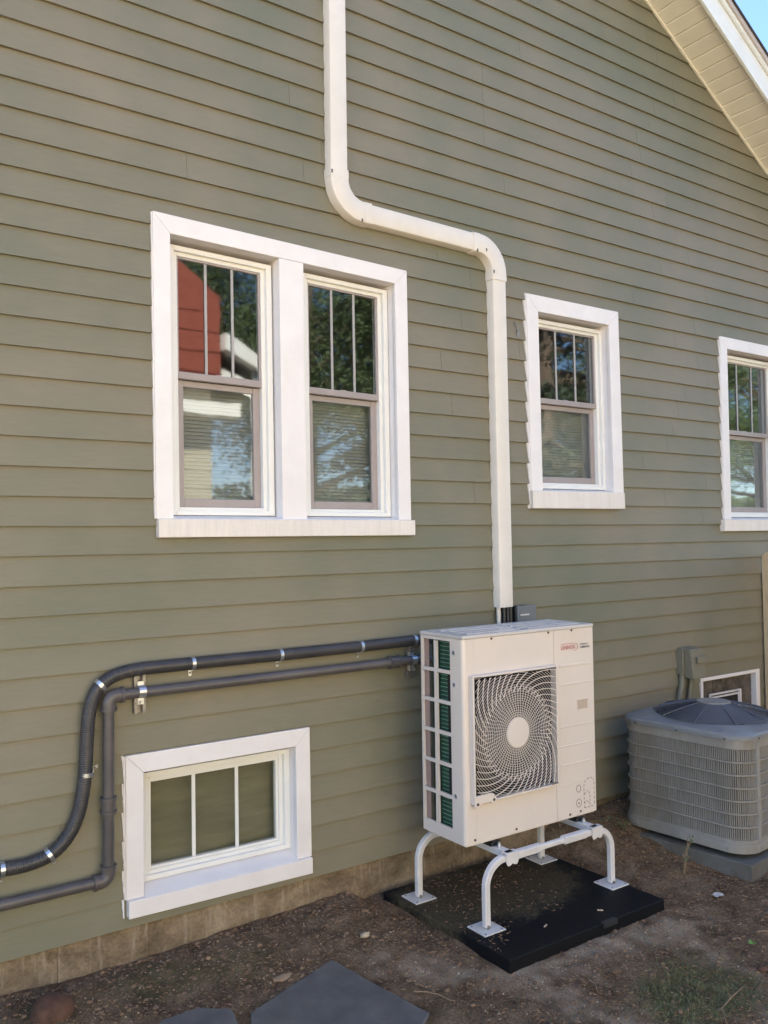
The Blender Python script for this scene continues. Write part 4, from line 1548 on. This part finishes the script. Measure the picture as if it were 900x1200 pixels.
build('guard_ring', gd, 'cguard', cc, local=True, kind='stuff')
for q in range(10):
    a = 2 * math.pi * (q + .35) / 10
    pts = []
    for i in range(6):
        t = i / 5
        r = lerp(.356, .09, t)
        z = lerp(basez, hubz, 1 - (1 - t) ** 1.25) + .004
        pts.append((r * math.cos(a), r * math.sin(a), z))
    build('guard_rib', MB().tube([(pts[0][0] * 1.01, pts[0][1] * 1.01, basez - .008)] + pts, .0036, 6), 'cguard', cc, local=True, smooth=60)
build('hub_plate', MB().disc((0, 0, hubz), (0, 0, 1), .100, .009, 36), 'cgrey', cc, local=True, bevel=.003)
fbm = MB()
for b_ in range(4):
    a0 = b_ * math.pi / 2
    pts = []
    for i in range(7):
        a = a0 + i / 6 * .9
        pts += [(.06 * math.cos(a), .06 * math.sin(a), H - .03 - .03 * i / 6), (.33 * math.cos(a + .2), .33 * math.sin(a + .2), H - .02 - .05 * i / 6)]
    fbm.add(pts + [(p[0], p[1], p[2] - .004) for p in pts], [(i * 2, i * 2 + 1, i * 2 + 3, i * 2 + 2) for i in range(6)] + [(14 + i * 2 + 2, 14 + i * 2 + 3, 14 + i * 2 + 1, 14 + i * 2) for i in range(6)])
fbm.disc((0, 0, H - .08), (0, 0, 1), .06, .07, 20)
build('fan', fbm, 'ccoil', cc, local=True, smooth=40)
for (x, y) in ((-HALF - .009, -.30), (-HALF - .009, .0), (-HALF - .009, .28), (-HALF + .143, -HALF - .009)):
    ax = (-1, 0, 0) if y > -.4 else (0, -1, 0)
    build('screw', MB().disc((x, y, .022), ax, .007, .003, 8), 'zinc', cc, local=True)
    build('screw', MB().disc((x - (0 if y < -.4 else .002), y - (.002 if y < -.4 else 0), H - .028), ax, .006, .003, 8), 'screw', cc, local=True)

slb = thing('equipment_slab', (4.70, -.605, -1.895), 'grey slab half buried in soil under the old air conditioner', 'slab', rz=R(7))
build('slab_body', MB().box(-.455, .50, -.440, .42, -.09, .088), 'slab', slb, local=True, bevel=.006)
build('slab_riser', MB().box(-.33, .33, -.33, .33, .0885, .114), 'ccoil', slb, local=True)


# ------------------------------------------------------------------ slate flagstones, rocks
def flag(pts, th, label, loc):
    mb = MB()
    n = len(pts)
    zs = [gz(x, y) for x, y in pts]
    c = (sum(p[0] for p in pts) / n, sum(p[1] for p in pts) / n)
    # refine the outline
    pl = []
    for i in range(n):
        a, b = pts[i], pts[(i + 1) % n]
        for q in range(8):
            t = q / 8
            j = .0035 if q else 0
            pl.append((lerp(a[0], b[0], t) + random.uniform(-j, j), lerp(a[1], b[1], t) + random.uniform(-j, j), lerp(zs[i], zs[(i + 1) % n], t)))
    m = len(pl)
    cz = sum(p[2] for p in pl) / m
    P = [(x, y, z - .03) for x, y, z in pl] + [(x, y, z + th - .004) for x, y, z in pl] + [(c[0] + (x - c[0]) * .985, c[1] + (y - c[1]) * .985, z + th) for x, y, z in pl] + [(c[0], c[1], cz + th)]
    F = [(i, (i + 1) % m, m + (i + 1) % m, m + i) for i in range(m)] + [(m + i, m + (i + 1) % m, 2 * m + (i + 1) % m, 2 * m + i) for i in range(m)] + [(2 * m + i, 2 * m + (i + 1) % m, 3 * m) for i in range(m)]
    mb.add(P, F)
    build('flagstone', mb, 'slate', None, loc=(c[0], c[1], cz), label=label, cat='flagstone', group='slate flagstones in the soil', smooth=30)


flag([(1.985, -.502), (2.112, -1.050), (1.72, -1.32), (1.36, -.98), (1.515, -.650)], .014, 'large pointed blue grey flagstone at the bottom edge left of the black pad', None)
flag([(1.205, -.500), (1.354, -.503), (1.462, -.580), (1.450, -.70), (1.18, -.86), (1.02, -.62)], .012, 'smaller flagstone mostly cut off by the bottom edge below the basement window', None)


def blob(name, c, r, mat, label, cat, amp=.25, n=3, fr=3.0, **kw):
    import bmesh
    bm = bmesh.new()
    bmesh.ops.create_icosphere(bm, subdivisions=n, radius=1)
    mb = MB()
    for v in bm.verts:
        d = 1 + amp * noise.noise(v.co * fr * .5 + Vector(c) * 5) + amp * .4 * noise.noise(v.co * fr * 2)
        mb.v.append((c[0] + v.co.x * r[0] * d, c[1] + v.co.y * r[1] * d, c[2] + v.co.z * r[2] * d))
    mb.f = [tuple(v.index for v in f.verts) for f in bm.faces]
    bm.free()
    return build(name, mb, mat, None, loc=c, label=label, cat=cat, smooth=60 if n > 2 else 0, **kw)


blob('rock', (.853, -.232, -1.862), (.082, .08, .07), 'rust', 'round rusty brown rock against the foundation in the bottom left corner', 'rock', .12)
blob('rock', (4.13, -.48, -1.850), (.055, .03, .018), 'foundation', 'small flat stone beside the left corner of the grey slab', 'rock', .3, 2)
blob('rock', (2.222, -.408, -1.866), (.024, .018, .014), 'chip', 'pale chipped stone on the soil between basement window and pad', 'rock', .5, 1)
blob('rock', (3.524, -1.622, -1.920), (.024, .018, .014), 'rust', 'small dark clod at the right edge beyond the grass patch', 'rock', .5, 2)
blob('wood_chunk', (1.745, -.490, -1.888), (.045, .022, .012), 'straw', 'flat brown piece of bark beside the pointed flagstone', 'bark', .5, 2)
# scrap of paper
sc_ = MB()
P = []
for i in range(5):
    for j in range(4):
        P.append((4.014 + (i - 2) * .014, -1.072 + (j - 1.5) * .014, gz(4.014, -1.072) + .012 + .008 * noise.noise(Vector((i * 1.3, j * 1.7, 4)))))
sc_.add(P, [(i * 4 + j, (i + 1) * 4 + j, (i + 1) * 4 + j + 1, i * 4 + j + 1) for i in range(4) for j in range(3)])
sc_.add([(p[0], p[1], p[2] - .0015) for p in P], [(i * 4 + j + 1, (i + 1) * 4 + j + 1, (i + 1) * 4 + j, i * 4 + j) for i in range(4) for j in range(3)])
build('paper_scrap', sc_, 'paper', None, loc=(4.014, -1.072, gz(4.014, -1.072)), label='crumpled white scrap lying on the soil in front of the slab corner', cat='litter')


def leaf(mb, c, d, w, l, upv=.3):
    c, d = Vector(c), Vector(d).normalized()
    s = d.cross(Vector((0, 0, 1)))
    s = s.normalized() if s.length > .01 else Vector((1, 0, 0))
    u = s.cross(d)
    mb.add([c, c + d * l * .4 + s * w + u * w * upv, c + d * l, c + d * l * .4 - s * w + u * w * upv, c + d * l * .45], [(0, 4, 1), (1, 4, 2), (2, 4, 3), (3, 4, 0)])


# weed by the slab
wx, wy = 4.085, -.835
wz = gz(wx, wy)
wd = thing('weed', (wx, wy, wz), 'thin straggly weed with pale dry leaves in front of the slab', 'weed')
rw = random.Random(5)
for s_ in range(3):
    a = Vector((wx + rw.uniform(-.03, .03), wy + rw.uniform(-.03, .03), wz - .01))
    pts = [a]
    for i in range(6):
        pts.append(pts[-1] + Vector((.008 + rw.uniform(-.012, .016), rw.uniform(-.012, .012), .035)))
    build('stem', MB().tube(pts, [.0018] * 7, 5), 'straw', wd)
    for i in range(8):
        p = pts[rw.randint(1, 6)]
        lm_ = MB()
        leaf(lm_, p, (rw.uniform(-1, 1), rw.uniform(-1, 1), rw.uniform(-.6, .5)), rw.uniform(.006, .011), rw.uniform(.02, .036))
        build('leaf', lm_, 'leaf' if rw.random() < .6 else 'straw', wd)
sdl = thing('seedling', (3.678, -1.477, -1.925), 'tiny bright green seedling at the right edge of the bare soil', 'seedling')
for q in range(3):
    lm_ = MB()
    leaf(lm_, (3.678, -1.477, gz(3.678, -1.477) + .012), (math.cos(q * 2.1 + 1), math.sin(q * 2.1 + 1), .5), .011, .028)
    build('leaf', lm_, 'brightleaf', sdl)

# plant tuft at slab left corner
rw = random.Random(9)
wd2 = thing('weed', (4.15, -.28, -1.80), 'low green weed at the back left corner of the grey slab by the foundation', 'weed')
for q in range(26):
    lm_ = MB()
    leaf(lm_, (4.16 + rw.uniform(-.07, .07), -.28 + rw.uniform(-.08, .08), gz(4.16, -.28) + rw.uniform(0, .04)), (rw.uniform(-1, 1), rw.uniform(-1, 1), rw.uniform(0, .9)), .009, .035)
    build('leaf', lm_, 'leaf', wd2)

# sticks
for (a, b, lab) in (((2.16, -.88), (2.245, -1.03), 'curved dry stick on the soil right of the pointed flagstone'), ((2.832, -1.243), (2.775, -1.345), 'thin twig on the sandy soil in front of the black pad'),
                    ((3.815, -1.409), (3.87, -1.47), 'short straight stick at the right edge of the soil'), ((3.02, -1.78), (3.34, -1.66), 'long thin twig lying through the grass patch')):
    p, q = Vector((a[0], a[1], gz(*a) + .008)), Vector((b[0], b[1], gz(*b) + .008))
    s = Vector((-(q - p).y, (q - p).x, 0)) * .12
    build('stick', MB().tube([p, p.lerp(q, .3) + s, p.lerp(q, .6) + s * .6 + Vector((0, 0, .006)), q], [.002, .003, .0025, .001], 6), 'straw', None, loc=tuple(p), label=lab, cat='stick')


# loose litter: mulch shreds, pale chips, grass
def on_ground(x, y):
    for c in ((1.985, -.502, 2.112, -1.05, 1.72, -1.32, 1.36, -.98, 1.515, -.65), (1.205, -.5, 1.354, -.503, 1.462, -.58, 1.45, -.7, 1.18, -.86, 1.02, -.62)):
        n = len(c) // 2
        ins = False
        for i in range(n):
            x1, y1, x2, y2 = c[2 * i], c[2 * i + 1], c[(2 * i + 2) % (2 * n)], c[(2 * i + 3) % (2 * n)]
            if (y1 > y) != (y2 > y) and x < (x2 - x1) * (y - y1) / (y2 - y1) + x1:
                ins = not ins
        if ins:
            return None
    if 2.56 < x < 3.68 and -1.002 < y < -.06:
        return 'pad'
    return 'soil'


rg_ = random.Random(21)
ml, ml2, ml3, cm, cm2 = MB(), MB(), MB(), MB(), MB()


def shred(mb, x, y, z, l, w, tilt=.35, thick=.0015):
    a = rg_.uniform(0, math.pi * 2)
    d = Vector((math.cos(a), math.sin(a), rg_.uniform(-tilt, tilt))).normalized()
    s = d.cross(Vector((0, 0, 1))).normalized()
    u = s.cross(d)
    c = Vector((x, y, z))
    p = [c - d * l, c - d * l * .1 + s * w, c + d * l, c - d * l * .1 - s * w, c + u * thick * 2]
    mb.add(p, [(0, 4, 1), (1, 4, 2), (2, 4, 3), (3, 4, 0), (0, 1, 2, 3)])


cnt = 0
while cnt < 38000:
    x = rg_.uniform(.4, 6.0)
    y = -abs(rg_.uniform(0, 2.3))
    if y > -(0.1) and rg_.random() < .3:
        pass
    o = on_ground(x, y)
    if (o is None and rg_.random() < .96) or (o == 'pad' and rg_.random() < .80):
        continue
    if o == 'pad' and not (2.60 < x < 3.42 - .5 * max(0, -y - .35) and y > -.80 + .12 * math.sin(x * 9)):
        continue
    s_, m_, _ = cover_at(x, y)
    if rg_.random() < s_ * .6:
        continue
    dens = .5 + .5 * noise.noise(Vector((x * 3, y * 3, 77)))
    if rg_.random() > dens + (.35 if x > 2.2 else -.05):
        continue
    z = PZ + .003 if o == 'pad' else gzn(x, y) + rg_.uniform(0, .006) + (.014 if o is None else 0)
    k = rg_.random()
    big = 1.7 if rg_.random() < .06 else 1
    shred(ml if k < .55 else (ml2 if k < .9 else ml3), x, y, z, rg_.uniform(.003, .012) * big, rg_.uniform(.0007, .0020) * big)
    cnt += 1
cnt = 0
while cnt < 5200:
    x, y = rg_.uniform(.4, 5.2), -rg_.uniform(0.02, 2.2)
    o = on_ground(x, y)
    if o != 'soil':
        continue
    s_, m_, _ = cover_at(x, y)
    w = .08 + 1.0 * s_ + (.20 if x < 2.4 and y > -.6 else 0)
    if rg_.random() > w:
        continue
    r_ = rg_.choice((.0010, .0014, .0018, .0024, .0034)) * rg_.uniform(.7, 1.2)
    shred(cm if rg_.random() < .55 else cm2, x, y, gzn(x, y) + r_ * .5, r_ * 1.5, r_, .2, r_ * .6)
    cnt += 1
build('mulch_shreds', ml2, 'mulch2', None, kind='stuff', label='reddish brown bark shreds mixed through the soil by the wall', cat='mulch')
build('dry_straw', ml3, 'straw', None, kind='stuff', label='light tan straws and dry needles strewn over the soil', cat='straw')
build('mulch_shreds', ml, 'mulch', None, kind='stuff', label='dark brown bark shreds and needles scattered over the soil and pad', cat='mulch')
build('pale_chips', cm, 'chip', None, kind='stuff', label='tiny pale wood chips and grit sprinkled on the soil', cat='grit')
build('sand_grit', cm2, 'straw', None, kind='stuff', label='tan grit mixed through the sandy soil beside the pad', cat='grit')
for (x, y, a) in ((2.96, -.86, .4), (2.78, -.70, .9), (3.30, -.90, 2.4)):
    mb = MB().obox((x, y, PZ + .0045), (.014 * math.cos(a), .014 * math.sin(a), 0), (-.003 * math.sin(a), .003 * math.cos(a), 0), (0, 0, .0025))
    build('wood_chip', mb, 'chip', None, loc=(x, y, PZ), label={2.96: 'largest pale chip on the bare black front of the pad', 2.78: 'pale chip beside the front left base plate on the pad', 3.30: 'tan chip on the black pad nearest the front right base plate'}[x], cat='wood chip', group='chips lying on the pad')

gr = MB()
cnt = 0
while cnt < 5000:
    x, y = rg_.uniform(2.4, 3.9), -rg_.uniform(1.15, 2.3)
    d = math.hypot((x - 3.12) * .9, (y + 1.58) * 1.1)
    n = noise.noise(Vector((x * 7, y * 7, 3))) * .09
    if rg_.random() > max(.012, min(.55, (.31 + n * 1.6 - d) * 3.2)):
        continue
    h = rg_.uniform(.004, .017)
    a = rg_.uniform(0, 6.28)
    b = Vector((x, y, gzn(x, y) - .002))
    s = Vector((math.cos(a), math.sin(a), 0)) * .0014
    ln_ = Vector((math.cos(a + 1.5), math.sin(a + 1.5), 0)) * rg_.uniform(.008, .026)
    gr.add([b - s, b + s, b + ln_ * .5 + Vector((0, 0, h * .75)) + s * .7, b + ln_ * .5 + Vector((0, 0, h * .75)) - s * .7, b + ln_ + Vector((0, 0, h))], [(0, 1, 2, 3), (3, 2, 4)])
    cnt += 1
build('grass', gr, 'grass', None, kind='stuff', label='thin patch of short green grass in the sandy soil at bottom right', cat='grass')


# ------------------------------------------------------------------ what the windows reflect: neighbour and trees
nb = thing('neighbor_house', (0, -12, -2.0), 'pale neighbouring house with a red upper bay, mirrored in the double window', 'house')
nbx0, nbx1, nby0, nby1 = -6.0, 6.30, -17.0, -10.7
nw = MB().prism([(nbx0, -2.4), (nbx1, -2.4), (nbx1, 2.9), ((nbx0 + nbx1) / 2, 5.2), (nbx0, 2.9)], lambda p, t: (p[0], t, p[1]), nby0, nby1)
nwo = build('wall', nw, 'palewall', nb)
rw_ = MB().prism([(3.6, 2.98), (6.28, 2.98), (6.28, 4.42), (4.9, 5.35), (3.6, 4.47)], lambda p, t: (p[0], t, p[1]), nby1 - 3, nby1 + .5)
bay = build('upper_bay', rw_, 'redwall', nb)
for i_ in range(4):
    z_ = 3.36 + .36 * i_
    build('wall_board', MB().box(3.62, 6.27 if z_ < 4.4 else 5.9, nby1 + .502, nby1 + .516, z_ - .335, z_ - .012), 'redwall', bay)
build('band_board', MB().box(3.5, 6.66, nby1 + .02, nby1 + .56, 2.26, 2.50), 'fascia', nb)
z = -1.9
while z < 2.1:
    build('siding_board', MB().hexa([(nbx0, nby1 + .024, z), (nbx0, nby1 + .012, z + .33), (nbx1, nby1 + .012, z + .33), (nbx1, nby1 + .024, z),
                                     (nbx0, nby1 + .002, z), (nbx0, nby1 + .002, z + .33), (nbx1, nby1 + .002, z + .33), (nbx1, nby1 + .002, z)]), 'palewall', nwo)
    z += .32
mx = (nbx0 + nbx1) / 2
for sgn in (1, -1):
    xe = mx + sgn * 6.9
    for nm_, ya_, yb_, d0_, d1_, mt_ in (('roof', nby0 - .3, nby1 + .40, .06, .26, 'shingle'), ('fascia', nby1 + .402, nby1 + .42, -.04, .24, 'fascia')):
        if sgn == 1:
            # the bay interrupts the right-hand eave
            pass
        m = MB().hexa([(mx, ya_, 5.19 + d0_), (xe, ya_, 2.65 + d0_), (xe, ya_, 2.65 + d1_), (mx, ya_, 5.19 + d1_), (mx, yb_, 5.19 + d0_), (xe, yb_, 2.65 + d0_), (xe, yb_, 2.65 + d1_), (mx, yb_, 5.19 + d1_)])
        build(nm_, m, mt_, nb)
for x in (-3.5, 0, 3.0):
    w_ = build('window', MB().box(x - .6, x + .6, nby1 + .03, nby1 + .07, .2, 1.9), 'fascia', nb)
    build('pane', MB().box(x - .5, x + .5, nby1 + .071, nby1 + .08, .3, 1.8), 'dark', w_)
pr_ = MB().hexa([(6.30, -10.0, 3.42), (7.12, -10.0, 3.10), (7.12, -10.0, 3.30), (6.30, -10.0, 3.72), (6.30, -13.5, 3.42), (7.12, -13.5, 3.10), (7.12, -13.5, 3.30), (6.30, -13.5, 3.72)])
build('porch_roof', pr_, 'fascia', nb)
build('porch_post', MB().box(6.95, 7.05, -10.3, -10.2, -2.1, 3.12), 'fascia', nb)


def tree(loc, h, cr__, kind, label, seed):
    rt_ = random.Random(seed)
    t = thing('spruce_tree' if kind == 'spruce' else 'leafy_tree', loc, label, 'tree', 'trees across the yard')
    x0, y0, z0 = loc
    mb = MB().tube([(x0, y0, z0 - .2), (x0 + .1, y0, z0 + h * .4), (x0 + .15, y0 + .1, z0 + h * .95)], [.04 * h ** .9, .022 * h, .004 * h], 8)
    lim = []
    nl = 60 if kind == 'spruce' else 20
    for i in range(nl):
        a = rt_.uniform(0, 6.28)
        if kind == 'spruce':
            f = .12 + .85 * i / nl
            L = cr__ * (1.05 - f) * rt_.uniform(.8, 1.1)
            p = Vector((x0 + .1, y0, z0 + h * f))
            q = p + Vector((math.cos(a) * L, math.sin(a) * L, -.18 * L))
        else:
            f = rt_.uniform(.3, .75)
            L = cr__ * rt_.uniform(.6, 1.0)
            p = Vector((x0 + .1, y0, z0 + h * f))
            q = p + Vector((math.cos(a) * L, math.sin(a) * L, rt_.uniform(.1, .9) * L))
        mb.tube([p, p.lerp(q, .5) + Vector((0, 0, .05 * L)), q], [.009 * h, .005 * h, .01], 5)
        lim.append((p, q))
    build('trunk', mb, 'bark', t)
    lf = MB()
    for (p, q) in lim:
        for _ in range(220 if kind == 'spruce' else 2400):
            if kind == 'spruce':
                c = p.lerp(q, rt_.uniform(.1, 1)) + Vector((rt_.gauss(0, .16), rt_.gauss(0, .16), rt_.gauss(-.12, .14)))
                s = rt_.uniform(.05, .10)
            else:
                cc_ = p.lerp(q, rt_.choice((.6, .85, 1.0)))
                c = cc_ + Vector((rt_.gauss(0, .55), rt_.gauss(0, .55), rt_.gauss(0, .42)))
                s = rt_.uniform(.035, .065)
            u = Vector((rt_.uniform(-1, 1), rt_.uniform(-1, 1), rt_.uniform(-1, 1))).normalized()
            w = u.cross(Vector((rt_.uniform(-1, 1), rt_.uniform(-1, 1), rt_.uniform(-1, 1)))).normalized()
            lf.add([c - u * s, c + w * s * .5, c + u * s, c - w * s * .5], [(0, 1, 2, 3)])
    build('crown', lf, 'spruce' if kind == 'spruce' else 'foliage', t)


tree((9.6, -13.0, -2.0), 9.5, 2.8, 'leafy', 'broad leafy tree beside the red neighbouring house', 1)
tree((13.2, -14.5, -2.0), 12.5, 3.4, 'spruce', 'tall dark spruce next to the broad leafy tree', 2)
tree((20.6, -13.5, -2.0), 13.5, 3.6, 'spruce', 'tallest spruce in the row across the yard', 3)
tree((22.5, -14.0, -2.0), 11.0, 3.4, 'leafy', 'leafy tree beyond the tallest spruce', 4)
tree((28.0, -13.0, -2.0), 10.0, 3.6, 'leafy', 'leafy tree farthest right in the row across the yard', 5)
tree((7.2, -19.0, -2.0), 14.0, 4.2, 'leafy', 'leafy tree behind the porch of the red house', 6)

tree((16.6, -12.4, -2.0), 14.0, 3.6, 'spruce', 'large spruce closest to the olive house on the right', 8)
def hedge(x0, x1, yc, zb, top, depth, n, sz, mat, label, seed):
    rh = random.Random(seed)
    t = thing('hedge', ((x0 + x1) / 2, yc, zb), label, 'hedge')
    hg = MB()
    for _ in range(n):
        x = rh.uniform(x0, x1)
        tp = top + .25 * noise.noise(Vector((x * .7, 0, seed))) + .12 * noise.noise(Vector((x * 2.5, 0, 5)))
        c = Vector((x, yc + rh.uniform(-depth, depth), zb + (tp - zb) * rh.random() ** .8))
        u = Vector((rh.uniform(-1, 1), rh.uniform(-1, 1), rh.uniform(-1, 1))).normalized()
        w = u.cross(Vector((rh.uniform(-1, 1), rh.uniform(-1, 1), rh.uniform(-1, 1)))).normalized()
        q = sz * rh.uniform(.7, 1.3)
        hg.add([c - u * q, c + w * q * .6, c + u * q, c - w * q * .6], [(0, 1, 2, 3)])
    build('foliage', hg, mat, t)
    tk = MB()
    x = x0 + .4
    while x < x1:
        tk.tube([(x, yc, zb - .2), (x + .06, yc + .05, lerp(zb, top, .5)), (x - .05, yc, lerp(zb, top, .9))], [.05, .035, .012], 6)
        x += .9
    build('stems', tk, 'bark', t, kind='stuff')


hedge(7.5, 42, -19.5, -2.2, 1.7, .6, 24000, .11, 'foliage', 'long dark hedge far across the yard behind the trees', 3)
hedge(4.6, 14.5, -6.3, -2.0, .62, .38, 22000, .06, 'spruce', 'unseen evergreen hedge added to block low light, facing the air conditioner', 4)  # added out of view to keep low bounce light off the lower right wall

rc_ = random.Random(77)
cl = MB()
IC = [(0, 0, 1), (.89, 0, .45), (.28, .85, .45), (-.72, .53, .45), (-.72, -.53, .45), (.28, -.85, .45), (.72, .53, -.45), (-.28, .85, -.45), (-.89, 0, -.45), (-.28, -.85, -.45), (.72, -.53, -.45), (0, 0, -1)]
IF = [(0, 1, 2), (0, 2, 3), (0, 3, 4), (0, 4, 5), (0, 5, 1), (1, 6, 2), (2, 7, 3), (3, 8, 4), (4, 9, 5), (5, 10, 1), (2, 6, 7), (3, 7, 8), (4, 8, 9), (5, 9, 10), (1, 10, 6), (11, 7, 6), (11, 8, 7), (11, 9, 8), (11, 10, 9), (11, 6, 10)]
cnt = 0
while cnt < 3600:
    x = rc_.uniform(.4, 5.2)
    y = -.015 - (rc_.random() ** 1.6) * 2.1
    if on_ground(x, y) != 'soil' or rc_.random() < cover_at(x, y)[0] * .6:
        continue
    r_ = rc_.choice((.003, .004, .005, .007, .010)) * rc_.uniform(.8, 1.2)
    z = gzn(x, y) + r_ * .25
    a = rc_.uniform(0, 6.28)
    ca_, sa_ = math.cos(a), math.sin(a)
    P = []
    for (u, v, w) in IC:
        k = r_ * rc_.uniform(.7, 1.25)
        P.append((x + (u * ca_ - v * sa_) * k * 1.3, y + (u * sa_ + v * ca_) * k, z + w * k * .7))
    cl.add(P, IF)
    cnt += 1
build('soil_clods', cl, 'clod', None, kind='stuff', label='small crumbs and clods of brown earth over the bare ground', cat='soil')
dl = MB()
cnt = 0
while cnt < 150:
    x, y = rc_.uniform(.5, 5.0), -rc_.uniform(.03, 2.1)
    if on_ground(x, y) != 'soil' or (x < 2.2 and rc_.random() < .5):
        continue
    leaf(dl, (x, y, gzn(x, y) + .004), (rc_.uniform(-1, 1), rc_.uniform(-1, 1), rc_.uniform(-.1, .4)), rc_.uniform(.003, .007), rc_.uniform(.014, .032), .8)
    cnt += 1
build('dead_leaves', dl, 'straw', None, kind='stuff', label='small curled dead leaves lying about on the bare soil', cat='leaves')
